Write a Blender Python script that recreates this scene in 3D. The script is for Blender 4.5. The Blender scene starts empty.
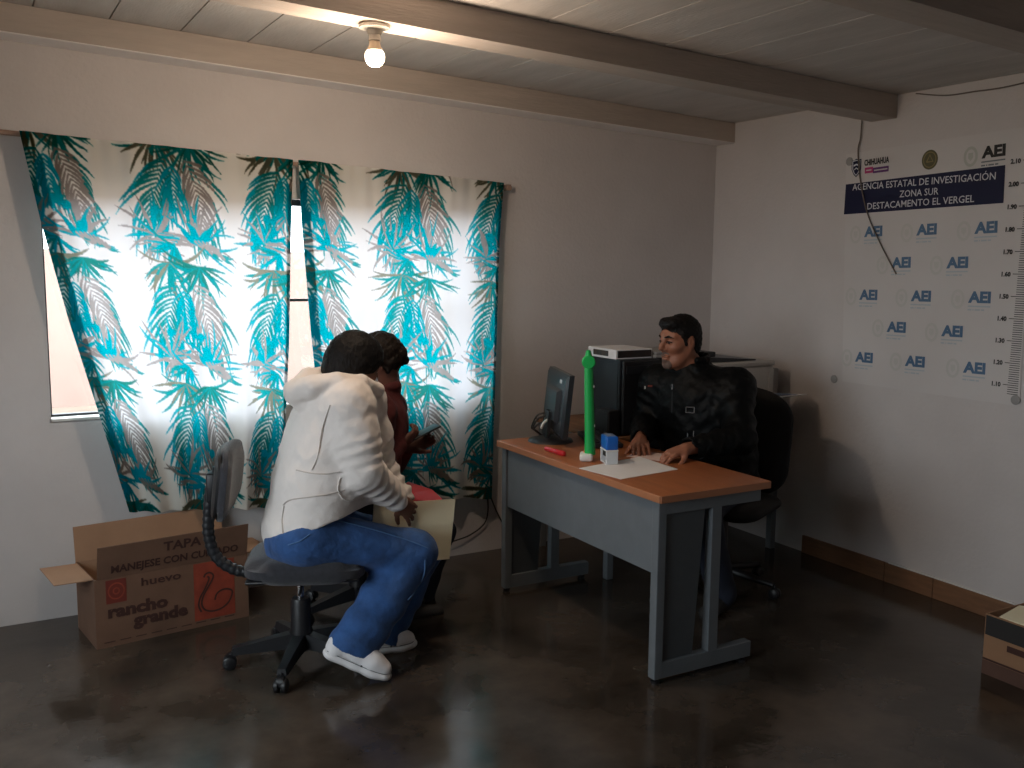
import bpy, bmesh, math, random
import numpy as np
from mathutils import Vector, Matrix

C = bpy.context.scene.collection
sc = bpy.context.scene
random.seed(7)
rng = np.random.default_rng(7)

# ------------------------------------------------------------------ camera, world, lights, exposure
CAM = np.array([-4.0928, -4.6802, 1.6295])
YAW, PITCH, ROLL, FPX = 0.51528, 0.12588, 0.009426, 958.83
_f = np.array([math.sin(YAW)*math.cos(PITCH), math.cos(YAW)*math.cos(PITCH), -math.sin(PITCH)])
_r = np.cross(_f, [0, 0, 1]); _r /= np.linalg.norm(_r)
_u = np.cross(_r, _f)
CR = _r*math.cos(ROLL) + _u*math.sin(ROLL)
CU = -_r*math.sin(ROLL) + _u*math.cos(ROLL)
cam_data = bpy.data.cameras.new('camera')
cam = bpy.data.objects.new('camera', cam_data); C.objects.link(cam)
cam_data.sensor_width = 36.0
cam_data.lens = FPX/1024*36.0
cam_data.clip_start = 0.05
M3 = Matrix((CR, CU, -_f)).transposed()
cam.matrix_world = Matrix.Translation(CAM) @ M3.to_4x4()
sc.camera = cam

def at(px, py, x=None, y=None, z=None):
    """world point seen at a pixel of the photograph, on a plane of known x, y or z"""
    d = _f + CR*(px-512)/FPX - CU*(py-384)/FPX
    ax, v = (0, x) if x is not None else (1, y) if y is not None else (2, z)
    t = (v-CAM[ax])/d[ax]
    return CAM + t*d

sc.view_settings.view_transform = 'Standard'
sc.view_settings.look = 'None'
sc.view_settings.gamma = 1.0
sc.view_settings.use_curve_mapping = False
sc.view_settings.exposure = 0.85
cy = sc.cycles
cy.use_denoising = True
cy.max_bounces = 10; cy.diffuse_bounces = 6; cy.glossy_bounces = 4
cy.transmission_bounces = 6; cy.transparent_max_bounces = 12
cy.caustics_reflective = False; cy.caustics_refractive = False
cy.sample_clamp_indirect = 4.0
cy.blur_glossy = 0.5

SKY = 5.5
world = bpy.data.worlds.new('overcast_sky'); sc.world = world; world.use_nodes = True
nt = world.node_tree
bg = nt.nodes['Background']
tc = nt.nodes.new('ShaderNodeTexCoord'); sp = nt.nodes.new('ShaderNodeSeparateXYZ')
rp = nt.nodes.new('ShaderNodeValToRGB')
nt.links.new(tc.outputs['Generated'], sp.inputs[0]); nt.links.new(sp.outputs['Z'], rp.inputs[0])
rp.color_ramp.elements[0].position = 0.0; rp.color_ramp.elements[0].color = (0.80, 0.84, 0.90, 1)
rp.color_ramp.elements[1].position = 0.7; rp.color_ramp.elements[1].color = (0.86, 0.94, 1.0, 1)
nt.links.new(rp.outputs[0], bg.inputs['Color']); bg.inputs['Strength'].default_value = SKY

def portal(name, loc, rot, sx, sy):
    l = bpy.data.lights.new(name, 'AREA'); l.shape = 'RECTANGLE'; l.size = sx; l.size_y = sy
    l.cycles.is_portal = True
    o = bpy.data.objects.new(name, l); C.objects.link(o); o.location = loc; o.rotation_euler = rot
    return o
# window openings: x0,x1,z0,z1 on the back wall; y0,y1,z0,z1 on the left wall
WIN = (-3.80, -1.66, 0.905, 1.93)
WIN2 = (-3.7, -1.5, 0.85, 2.15)
LEFT_X = -5.6; FRONT_Y = -6.4
portal('window_daylight', ((WIN[0]+WIN[1])/2, 0.2, (WIN[2]+WIN[3])/2), (math.radians(-90), 0, 0), WIN[1]-WIN[0], WIN[3]-WIN[2])
portal('side_window_daylight', (LEFT_X-0.2, (WIN2[0]+WIN2[1])/2, (WIN2[2]+WIN2[3])/2), (0, math.radians(-90), 0), WIN2[3]-WIN2[2], WIN2[1]-WIN2[0])
BULB_POWER = 12.5
BULB_GLOW = 2.3

# ------------------------------------------------------------------ materials
def mat(name, col, rough=0.6, metal=0.0, var=0.0, vscale=8.0, bump=0.0, bscale=60.0, spec=0.5, stretch=None, col2=None, sheen=0.0, emit=None, emit_s=0.0, rvar=0.0):
    m = bpy.data.materials.new(name); m.use_nodes = True
    n = m.node_tree.nodes; L = m.node_tree.links
    b = n['Principled BSDF']
    b.inputs['Base Color'].default_value = (*col, 1); b.inputs['Roughness'].default_value = rough
    b.inputs['Metallic'].default_value = metal; b.inputs['Specular IOR Level'].default_value = spec
    if sheen: b.inputs['Sheen Weight'].default_value = sheen
    if emit: b.inputs['Emission Color'].default_value = (*emit, 1); b.inputs['Emission Strength'].default_value = emit_s
    if var or bump or col2 or rvar:
        t = n.new('ShaderNodeTexCoord'); mp = n.new('ShaderNodeMapping')
        L.new(t.outputs['Object'], mp.inputs[0])
        if stretch: mp.inputs['Scale'].default_value = stretch
    if var or col2 or rvar:
        ns = n.new('ShaderNodeTexNoise'); ns.inputs['Scale'].default_value = vscale; ns.inputs['Detail'].default_value = 6; ns.inputs['Roughness'].default_value = 0.6
        L.new(mp.outputs[0], ns.inputs['Vector'])
    if var or col2:
        r = n.new('ShaderNodeValToRGB'); L.new(ns.outputs['Fac'], r.inputs[0])
        c1 = tuple(c*(1-var) for c in col); c2 = col2 or tuple(min(1, c*(1+var)) for c in col)
        r.color_ramp.elements[0].position = 0.3; r.color_ramp.elements[0].color = (*c1, 1)
        r.color_ramp.elements[1].position = 0.7; r.color_ramp.elements[1].color = (*c2, 1)
        L.new(r.outputs[0], b.inputs['Base Color'])
    if rvar:
        mr = n.new('ShaderNodeMapRange'); L.new(ns.outputs['Fac'], mr.inputs[0])
        mr.inputs[1].default_value = 0.3; mr.inputs[2].default_value = 0.7
        mr.inputs[3].default_value = rough-rvar; mr.inputs[4].default_value = rough+rvar
        L.new(mr.outputs[0], b.inputs['Roughness'])
    if bump:
        nb = n.new('ShaderNodeTexNoise'); nb.inputs['Scale'].default_value = bscale; nb.inputs['Detail'].default_value = 4
        L.new(mp.outputs[0], nb.inputs['Vector'])
        bp = n.new('ShaderNodeBump'); bp.inputs['Strength'].default_value = bump; bp.inputs['Distance'].default_value = 0.01
        L.new(nb.outputs['Fac'], bp.inputs['Height']); L.new(bp.outputs[0], b.inputs['Normal'])
    return m

M = {}
M['wall'] = mat('painted_plaster', (0.60, 0.560, 0.545), 0.85, var=0.05, vscale=2.2, bump=0.25, bscale=45)
M['floor'] = mat('polished_concrete', (0.062, 0.048, 0.037), 0.16, var=0.6, vscale=2.3, bump=0.14, bscale=9, rvar=0.09, spec=0.5)
M['ceiling'] = mat('painted_boards', (0.53, 0.495, 0.465), 0.8, var=0.12, vscale=2.5, bump=0.2, bscale=30, stretch=(4, 0.7, 1))
M['beam'] = mat('painted_beam_wood', (0.45, 0.385, 0.335), 0.7, var=0.12, vscale=3, bump=0.3, bscale=25, stretch=(0.6, 5, 5))
M['skirting'] = mat('brown_wood_board', (0.20, 0.095, 0.045), 0.6, var=0.25, vscale=5, stretch=(6, 0.8, 6))
M['white_trim'] = mat('white_cement', (0.7, 0.68, 0.65), 0.8, var=0.08)
M['steel_dark'] = mat('dark_window_steel', (0.03, 0.03, 0.035), 0.5)
M['cardboard'] = mat('cardboard', (0.165, 0.088, 0.055), 0.85, var=0.12, vscale=6, bump=0.05)
M['cardboard_in'] = mat('cardboard_inside', (0.36, 0.21, 0.125), 0.85, var=0.08, vscale=6)
M['carton'] = mat('light_carton', (0.30, 0.165, 0.09), 0.85, var=0.10, vscale=6)
M['ink_black'] = mat('black_print', (0.02, 0.018, 0.017), 0.7)
M['ink_brown'] = mat('brown_print', (0.055, 0.020, 0.014), 0.8)
M['ink_red'] = mat('red_print', (0.27, 0.045, 0.022), 0.8, var=0.2, vscale=20)
M['ink_dred'] = mat('dark_red_print', (0.16, 0.025, 0.015), 0.8)
M['black_plastic'] = mat('black_plastic', (0.012, 0.012, 0.014), 0.42)
M['dark_plastic'] = mat('charcoal_plastic', (0.017, 0.018, 0.021), 0.38)
M['chair_fabric'] = mat('charcoal_chair_fabric', (0.030, 0.030, 0.037), 0.9, var=0.25, vscale=60, bump=0.3, bscale=300, sheen=0.3)
M['chair_black'] = mat('black_chair_fabric', (0.009, 0.009, 0.010), 0.85, bump=0.2, bscale=300)
M['laminate'] = mat('orange_wood_laminate', (0.345, 0.112, 0.038), 0.42, var=0.12, vscale=5, stretch=(8, 0.8, 8))
M['laminate_edge'] = mat('laminate_edge_band', (0.42, 0.17, 0.08), 0.45, var=0.06)
M['grey_metal'] = mat('grey_painted_metal', (0.150, 0.166, 0.180), 0.5, var=0.06, vscale=12)
M['grey_metal2'] = mat('dark_grey_sheet', (0.075, 0.085, 0.092), 0.5, var=0.06, vscale=12)
M['chrome'] = mat('bright_metal', (0.6, 0.6, 0.62), 0.25, metal=1.0)
M['paper'] = mat('white_paper', (0.78, 0.76, 0.76), 0.8, var=0.03, vscale=9)
M['paper_pink'] = mat('pinkish_paper', (0.66, 0.50, 0.45), 0.8, var=0.05)
M['manila'] = mat('manila_card', (0.92, 0.85, 0.62), 0.8, var=0.03, vscale=5)
M['red_card'] = mat('red_card', (0.55, 0.02, 0.02), 0.6)
M['green_plastic'] = mat('bright_green_plastic', (0.01, 0.42, 0.085), 0.4)
M['white_plastic'] = mat('white_plastic', (0.75, 0.74, 0.70), 0.4)
M['orange_plastic'] = mat('orange_plastic', (0.8, 0.22, 0.05), 0.5)
M['blue_plastic'] = mat('blue_plastic', (0.01, 0.12, 0.48), 0.35)
M['clear_plastic'] = mat('frosted_plastic', (0.62, 0.64, 0.66), 0.25)
M['red_plastic'] = mat('red_plastic', (0.55, 0.02, 0.03), 0.3)
M['printer_white'] = mat('off_white_plastic', (0.50, 0.48, 0.45), 0.5)
M['printer_grey'] = mat('grey_plastic', (0.30, 0.29, 0.28), 0.5)
M['blue_paper'] = mat('blue_print', (0.12, 0.17, 0.28), 0.6, var=0.3, vscale=30)
M['vinyl'] = mat('white_vinyl', (0.62, 0.585, 0.57), 0.5, var=0.03, vscale=2, bump=0.25, bscale=3.0)
M['navy'] = mat('navy_print', (0.007, 0.009, 0.042), 0.6, spec=0.3)
M['white_print'] = mat('white_print', (0.62, 0.62, 0.66), 0.5)
M['blue_print'] = mat('steel_blue_print', (0.075, 0.155, 0.27), 0.5)
M['pale_print'] = mat('pale_blue_print', (0.44, 0.49, 0.53), 0.5)
M['emblem'] = mat('pale_green_print', (0.565, 0.55, 0.52), 0.5)
M['emblem2'] = mat('grey_green_print', (0.48, 0.48, 0.43), 0.5)
M['olive'] = mat('olive_seal', (0.10, 0.09, 0.04), 0.5)
M['gold'] = mat('dull_gold_print', (0.25, 0.20, 0.08), 0.5)
M['magenta'] = mat('magenta_print', (0.45, 0.03, 0.16), 0.5)
M['purple'] = mat('purple_print', (0.12, 0.03, 0.16), 0.5)
M['pink_faint'] = mat('faint_pink_print', (0.63, 0.50, 0.49), 0.5)
M['wire'] = mat('dark_wire', (0.03, 0.025, 0.022), 0.5)
M['grey_wire'] = mat('grey_wire', (0.16, 0.13, 0.11), 0.5)
M['skin'] = mat('warm_skin', (0.28, 0.110, 0.062), 0.55, var=0.10, vscale=25)
M['skin_dark'] = mat('tan_skin', (0.22, 0.095, 0.058), 0.55, var=0.08, vscale=25)
M['skin_deep'] = mat('brown_skin', (0.13, 0.050, 0.033), 0.6, var=0.08, vscale=25)
M['lips'] = mat('lip_skin', (0.30, 0.10, 0.075), 0.5)
M['hair'] = mat('black_hair', (0.005, 0.004, 0.004), 0.6, spec=0.2, bump=0.5, bscale=120, stretch=(1, 1, 0.25))
M['hair_brown'] = mat('dark_brown_hair', (0.010, 0.006, 0.004), 0.6, spec=0.2, bump=0.6, bscale=100, stretch=(1, 1, 0.25))
M['stubble'] = mat('grey_stubble', (0.125, 0.075, 0.058), 0.8, var=0.35, vscale=90)
M['eye_white'] = mat('eye_white', (0.5, 0.45, 0.42), 0.3)
M['eye_dark'] = mat('dark_iris', (0.01, 0.006, 0.004), 0.2)
M['jacket_white'] = mat('off_white_padded_cloth', (0.84, 0.775, 0.73), 0.85, var=0.04, vscale=6, bump=0.35, bscale=28, sheen=0.2)
M['seam'] = mat('seam_stitch', (0.55, 0.49, 0.45), 0.9)
M['denim'] = mat('blue_denim', (0.026, 0.090, 0.265), 0.85, var=0.30, vscale=14, bump=0.4, bscale=40, sheen=0.15)
M['denim_seam'] = mat('denim_seam', (0.075, 0.17, 0.36), 0.85)
M['denim_dark'] = mat('dark_denim', (0.012, 0.016, 0.03), 0.85)
M['maroon'] = mat('dark_red_cloth', (0.085, 0.012, 0.012), 0.85, var=0.2, vscale=10, bump=0.3, bscale=40)
M['black_cloth'] = mat('black_jacket_cloth', (0.0016, 0.0020, 0.0024), 0.55, spec=0.15, var=0.3, vscale=12, bump=0.5, bscale=22)
M['sneaker'] = mat('white_canvas', (0.88, 0.86, 0.87), 0.7)
M['sneaker_sole'] = mat('white_rubber', (0.86, 0.84, 0.84), 0.55)
M['beige'] = mat('beige_tab', (0.42, 0.34, 0.26), 0.8)
M['sock'] = mat('pale_sock', (0.55, 0.56, 0.64), 0.9)
M['mask_white'] = mat('white_face_mask', (0.75, 0.75, 0.78), 0.8)
M['screen'] = mat('dark_glass', (0.01, 0.01, 0.012), 0.35)
M['monitor_back'] = mat('glossy_dark_casing', (0.022, 0.025, 0.03), 0.24)
M['tower'] = mat('dark_blue_black_steel', (0.012, 0.015, 0.02), 0.4)
M['rod'] = mat('worn_wood_rod', (0.30, 0.20, 0.15), 0.6, var=0.2)
M['porcelain'] = mat('white_porcelain', (0.66, 0.60, 0.52), 0.4)
M['bulb_neck'] = mat('bulb_neck', (0.7, 0.55, 0.38), 0.4)
M['dirt_ground'] = mat('tan_dirt', (0.235, 0.18, 0.14), 0.95, var=0.15, vscale=1.5)
M['adobe'] = mat('pink_adobe', (0.30, 0.205, 0.172), 0.9, var=0.10, vscale=1.2)
M['bulb'] = mat('glowing_bulb', (1, 0.9, 0.75), 0.4, emit=(1.0, 0.78, 0.56), emit_s=BULB_GLOW)

def glass_mat():
    m = bpy.data.materials.new('window_glass'); m.use_nodes = True
    n = m.node_tree.nodes; L = m.node_tree.links; n.clear()
    o = n.new('ShaderNodeOutputMaterial'); t = n.new('ShaderNodeBsdfTransparent'); g = n.new('ShaderNodeBsdfGlossy'); x = n.new('ShaderNodeMixShader')
    t.inputs[0].default_value = (0.95, 0.97, 0.97, 1); g.inputs['Roughness'].default_value = 0.02; x.inputs[0].default_value = 0.06
    L.new(t.outputs[0], x.inputs[1]); L.new(g.outputs[0], x.inputs[2]); L.new(x.outputs[0], o.inputs[0])
    return m
M['glass'] = glass_mat()

def curtain_mat():
    m = bpy.data.materials.new('printed_curtain_cotton'); m.use_nodes = True
    n = m.node_tree.nodes; L = m.node_tree.links; n.clear()
    o = n.new('ShaderNodeOutputMaterial')
    a = n.new('ShaderNodeAttribute'); a.attribute_name = 'print'
    gm = n.new('ShaderNodeGamma'); gm.inputs['Gamma'].default_value = 4.2
    L.new(a.outputs['Color'], gm.inputs['Color'])
    mu = n.new('ShaderNodeMix'); mu.data_type = 'RGBA'; mu.blend_type = 'MULTIPLY'; mu.inputs['Factor'].default_value = 1.0
    mu.inputs['B'].default_value = (0.93, 0.92, 0.82, 1)
    L.new(gm.outputs[0], mu.inputs['A'])
    d = n.new('ShaderNodeBsdfDiffuse'); t = n.new('ShaderNodeBsdfTranslucent'); x = n.new('ShaderNodeMixShader')
    x.inputs[0].default_value = 0.42
    wv = n.new('ShaderNodeTexNoise'); wv.inputs['Scale'].default_value = 500
    L.new(mu.outputs['Result'], d.inputs['Color']); tm = n.new('ShaderNodeMix'); tm.data_type = 'RGBA'; tm.blend_type = 'MULTIPLY'; tm.inputs['Factor'].default_value = 1.0; tm.inputs['B'].default_value = (0.68, 0.68, 0.72, 1)
    L.new(a.outputs['Color'], tm.inputs['A']); L.new(tm.outputs['Result'], t.inputs['Color'])
    L.new(d.outputs[0], x.inputs[1]); L.new(t.outputs[0], x.inputs[2]); L.new(x.outputs[0], o.inputs[0])
    return m
M['curtain'] = curtain_mat()

# ------------------------------------------------------------------ object helpers
ORIGIN = {}
def tag(o, label=None, cat=None, group=None, kind=None):
    if label: o['label'] = label
    if cat: o['category'] = cat
    if group: o['group'] = group
    if kind: o['kind'] = kind
    return o
def thing(name, loc, label, cat, group=None):
    o = bpy.data.objects.new(name, None); C.objects.link(o); o.location = loc; o.empty_display_size = 0.05
    ORIGIN[o] = np.array(loc, float)
    return tag(o, label, cat, group)

class MB:
    """collects shapes in world coordinates; build() links them as ONE mesh object"""
    def __init__(s): s.v = []; s.f = []
    def add(s, vs, fs):
        o = len(s.v); s.v += [tuple(float(c) for c in v) for v in vs]; s.f += [tuple(i+o for i in f) for f in fs]; return s
    def bm(s, b):
        b.verts.ensure_lookup_table(); b.verts.index_update()
        s.add([v.co[:] for v in b.verts], [[v.index for v in f.verts] for f in b.faces]); b.free(); return s
    def box(s, c, size, rot=None, bev=0.0, seg=2):
        b = bmesh.new(); bmesh.ops.create_cube(b, size=1.0)
        bmesh.ops.scale(b, vec=Vector(size), verts=b.verts)
        if bev: bmesh.ops.bevel(b, geom=list(b.edges), offset=bev, segments=seg, affect='EDGES', profile=0.5)
        m = Matrix.Translation(Vector(c)) @ (rot.to_4x4() if rot is not None else Matrix.Identity(4))
        bmesh.ops.transform(b, matrix=m, verts=b.verts); return s.bm(b)
    def bx(s, x0, x1, y0, y1, z0, z1, bev=0.0, seg=2):
        return s.box(((x0+x1)/2, (y0+y1)/2, (z0+z1)/2), (abs(x1-x0), abs(y1-y0), abs(z1-z0)), None, bev, seg)
    def tube(s, pts, r, n=10, caps=True, flat=None):
        P = [Vector(p) for p in pts]; R = r if isinstance(r, (list, tuple)) else [r]*len(P)
        t0 = (P[1]-P[0]).normalized(); a = Vector((0, 0, 1)) if abs(t0.z) < 0.9 else Vector((1, 0, 0))
        u = t0.cross(a).normalized(); vs = []
        for i, p in enumerate(P):
            t = (P[min(i+1, len(P)-1)]-P[max(i-1, 0)]).normalized()
            u = (u - t*u.dot(t)).normalized(); w = t.cross(u)
            for k in range(n):
                an = 2*math.pi*k/n
                vs.append(p + u*(math.cos(an)*R[i]*(flat or 1)) + w*(math.sin(an)*R[i]))
        fs = []
        for i in range(len(P)-1):
            for k in range(n):
                fs.append((i*n+k, i*n+(k+1) % n, (i+1)*n+(k+1) % n, (i+1)*n+k))
        if caps: fs.append(tuple(range(n))[::-1]); fs.append(tuple((len(P)-1)*n+k for k in range(n)))
        return s.add(vs, fs)
    def lathe(s, prof, c, axis=(0, 0, 1), n=24):
        ax = Vector(axis).normalized(); a = Vector((1, 0, 0)) if abs(ax.x) < 0.9 else Vector((0, 1, 0))
        u = ax.cross(a).normalized(); w = ax.cross(u); vs = []; fs = []; c = Vector(c)
        for (r, h) in prof:
            for k in range(n):
                an = 2*math.pi*k/n; vs.append(c + ax*h + u*(math.cos(an)*r) + w*(math.sin(an)*r))
        for i in range(len(prof)-1):
            for k in range(n): fs.append((i*n+k, i*n+(k+1) % n, (i+1)*n+(k+1) % n, (i+1)*n+k))
        fs.append(tuple(range(n))[::-1]); fs.append(tuple((len(prof)-1)*n+k for k in range(n)))
        return s.add(vs, fs)
    def prism(s, poly, d):
        """closed polygon of 3-D points pushed along d"""
        n = len(poly); d = Vector(d); a = [Vector(p) for p in poly]
        vs = a + [p+d for p in a]
        fs = [tuple(range(n))[::-1], tuple(range(n, 2*n))] + [(i, (i+1) % n, n+(i+1) % n, n+i) for i in range(n)]
        return s.add(vs, fs)
    def quadbox(s, p0, p1, p2, p3, t):
        """slab on four corners, thickness vector t"""
        return s.prism([p0, p1, p2, p3], t)
    def build(s, name, m, parent=None, smooth=False, fix=True):
        me = bpy.data.meshes.new(name)
        root = parent
        org = np.zeros(3)
        if parent is not None: org = ORIGIN[parent]
        me.from_pydata([tuple(np.array(v)-org) for v in s.v], [], s.f)
        if fix:
            b = bmesh.new(); b.from_mesh(me); bmesh.ops.recalc_face_normals(b, faces=b.faces); b.to_mesh(me); b.free()
        me.materials.append(m)
        o = bpy.data.objects.new(name, me); C.objects.link(o)
        if parent is not None: o.parent = parent
        ORIGIN[o] = org
        if smooth:
            me.polygons.foreach_set('use_smooth', [True]*len(me.polygons))
            try: me.set_sharp_from_angle(angle=math.radians(smooth if smooth is not True else 50))
            except Exception: pass
        me.update(); return o
    def solo(s, name, m, loc, label, cat, group=None, smooth=False):
        """a thing that is a single mesh, its origin at loc"""
        e = np.array(loc, float)
        s.v = [tuple(np.array(v)-e) for v in s.v]
        o = s.build(name, m, None, smooth); o.location = loc; ORIGIN[o] = e
        return tag(o, label, cat, group)

def structure(name, mb, m, smooth=False):
    o = mb.build(name, m, None, smooth); o['kind'] = 'structure'; return o

def copy_tree(o, parent=None):
    c = o.copy(); C.objects.link(c)
    if parent is not None: c.parent = parent
    for ch in list(o.children): copy_tree(ch, c)
    return c

_fontcache = {}
def text_geo(txt, bold=0.0):
    """vertices (unit cap height about 0.7) and faces of a line of text"""
    key = (txt, bold)
    if key in _fontcache: return _fontcache[key]
    cu = bpy.data.curves.new('lettering', 'FONT'); cu.body = txt; cu.size = 1.0; cu.resolution_u = 2; cu.offset = bold
    o = bpy.data.objects.new('lettering', cu); C.objects.link(o)
    dg = bpy.context.evaluated_depsgraph_get(); me = bpy.data.meshes.new_from_object(o.evaluated_get(dg))
    v = np.array([x.co[:] for x in me.vertices]); f = [tuple(p.vertices) for p in me.polygons]
    bpy.data.objects.remove(o); bpy.data.curves.remove(cu); bpy.data.meshes.remove(me)
    _fontcache[key] = (v, f); return v, f
def put_text(mb, txt, fn, x0, y0, w=None, h=None, bold=0.0, align='l'):
    """lays text into a 2-D frame that fn maps into the world: w = total width, h = cap height"""
    v, f = text_geo(txt, bold)
    v = v.copy(); v[:, 0] -= v[:, 0].min(); ww = v[:, 0].max(); hh = 0.72
    sy = h/hh if h else w/ww
    sx = w/ww if w else sy
    X = v[:, 0]*sx; Y = v[:, 1]*sy
    if align == 'c': X = X - ww*sx/2
    if align == 'r': X = X - ww*sx
    mb.add([fn(x0+a, y0+b) for a, b in zip(X, Y)], f)
def flat_poly(mb, fn, pts): mb.add([fn(*p) for p in pts], [tuple(range(len(pts)))])
def stroke(mb, fn, pts, w):
    """ribbon of width w (number or list) along 2-D points"""
    P = [np.array(p, float) for p in pts]; vs = []
    for i, p in enumerate(P):
        t = P[min(i+1, len(P)-1)]-P[max(i-1, 0)]; t /= np.linalg.norm(t)+1e-9; nn = np.array([-t[1], t[0]])
        ww = (w[i] if isinstance(w, (list, tuple)) else w)/2
        vs += [fn(*(p+nn*ww)), fn(*(p-nn*ww))]
    mb.add(vs, [(2*i, 2*i+1, 2*i+3, 2*i+2) for i in range(len(P)-1)])
def arc(cx, cy, rx, ry, a0, a1, n=16):
    return [(cx+rx*math.cos(a0+(a1-a0)*i/n), cy+ry*math.sin(a0+(a1-a0)*i/n)) for i in range(n+1)]

# ------------------------------------------------------------------ signed-distance modelling for bodies and cloth
class SDF:
    def __init__(s): s.p = []
    def cap(s, a, b, ra, rb=None, k=0.02, op='u', fl=None, fold=None):
        s.p.append(('cap', op, k, np.array(a, np.float32), np.array(b, np.float32), ra, ra if rb is None else rb, fl, fold)); return s
    def chain(s, pts, rs, k=0.02, **kw):
        for i in range(len(pts)-1): s.cap(pts[i], pts[i+1], rs[i], rs[i+1], k, **kw)
        return s
    def ell(s, c, r, ax=None, k=0.02, op='u'):
        A = np.eye(3, dtype=np.float32) if ax is None else np.array(ax, np.float32)
        s.p.append(('ell', op, k, np.array(c, np.float32), np.array(r, np.float32), A)); return s
    def half(s, pt, n):
        n = np.array(n, np.float32); n /= np.linalg.norm(n)
        s.p.append(('half', 'i', 0, np.array(pt, np.float32), n)); return s
    @staticmethod
    def dist(q, P):
        if q[0] == 'cap':
            _, _, _, a, b, ra, rb, fl, fold = q
            d = P-a; ab = b-a
            if fl is not None:
                n = np.array(fl[0], np.float32); n /= np.linalg.norm(n); k = 1.0/fl[1]-1.0
                d = d + ((d@n)*k)[..., None]*n; ab = ab + float(ab@n)*k*n
            t = np.clip((d@ab)/max(float(ab@ab), 1e-9), 0, 1)
            r = ra+(rb-ra)*t
            if fold is not None:
                amp, nn, ph, dv = fold
                r = r + amp*np.sin(2*np.pi*nn*t + ph + d@np.array(dv, np.float32))
            e = d-t[..., None]*ab
            return np.sqrt((e*e).sum(-1))-r
        if q[0] == 'ell':
            _, _, _, c, r, A = q
            l = (P-c)@A.T; k = l/r; k0 = np.sqrt((k*k).sum(-1)); k1 = np.sqrt(((k/r)**2).sum(-1))
            return k0*(k0-1.0)/np.maximum(k1, 1e-6)
        _, _, _, pt, n = q
        return (P-pt)@n
    @staticmethod
    def comb(D, d, op, k):
        if op == 's': d = -d
        if op == 'u':
            if k <= 0: return np.minimum(D, d)
            h = np.maximum(k-np.abs(D-d), 0)/k; return np.minimum(D, d)-h*h*k*0.25
        if k <= 0: return np.maximum(D, d)
        h = np.maximum(k-np.abs(D-d), 0)/k; return np.maximum(D, d)+h*h*k*0.25
    def mesh(s, h, noise=None):
        B = 6
        lo = np.full(3, 1e9); hi = -lo
        for q in s.p:
            if q[1] != 'u': continue
            if q[0] == 'cap':
                m = max(q[5], q[6])+0.02
                for e in (q[3], q[4]): lo = np.minimum(lo, e-m); hi = np.maximum(hi, e+m)
            else:
                m = float(max(q[4]))+0.01; lo = np.minimum(lo, q[3]-m); hi = np.maximum(hi, q[3]+m)
        lo -= 3*h; nb = np.ceil((hi-lo+3*h)/(B*h)).astype(int); H = B*h
        g = np.stack(np.meshgrid(*[np.arange(n) for n in nb], indexing='ij'), -1).reshape(-1, 3)
        cen = (lo+(g+0.5)*H-0.5*h).astype(np.float32)
        D = np.full(len(cen), 10, np.float32); per = []
        for q in s.p:
            d = s.dist(q, cen).astype(np.float32); per.append(d); D = s.comb(D, d, q[1], q[2])
        rad = H*0.87
        act = np.abs(D) < rad*2.2+0.03
        ga = g[act]; ca = cen[act]; Da = D[act]
        off = np.stack(np.meshgrid(*[np.arange(B)]*3, indexing='ij'), -1).reshape(-1, 3)
        F = np.full((len(ga), B**3), 10, np.float32)
        loc = ((off+0.5-B/2)*h).astype(np.float32)
        for q, d in zip(s.p, per):
            da = d[act]
            if q[1] == 'u': sel = np.nonzero(da < np.maximum(Da, -rad)+3.2*rad+q[2]+0.03)[0]
            else: sel = np.arange(len(ga))
            if q[1] == 's': sel = np.nonzero(da < rad*2.5+0.03)[0]
            if len(sel) == 0: continue
            P = ca[sel][:, None, :]+loc[None]
            F[sel] = s.comb(F[sel], s.dist(q, P).astype(np.float32), q[1], q[2])
        if noise:
            for amp, fr in noise:
                P = ca[:, None, :]+loc[None]
                x, y, z = P[..., 0]*fr, P[..., 1]*fr, P[..., 2]*fr
                F += amp*(np.sin(x+1.7*np.sin(0.6*y+z))*np.sin(1.1*y+1.3*np.sin(0.7*z+0.4*x))+np.sin(1.3*z+1.5*np.sin(x-0.5*y)))*0.6
        V = np.repeat(np.repeat(np.repeat(D.reshape(nb), B, 0), B, 1), B, 2)
        V5 = V.reshape(nb[0], B, nb[1], B, nb[2], B)
        F6 = F.reshape(-1, B, B, B)
        V5[ga[:, 0], :, ga[:, 1], :, ga[:, 2], :] = F6
        V = V5.reshape(nb*B)
        return surface_nets(V, lo, h)

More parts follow.
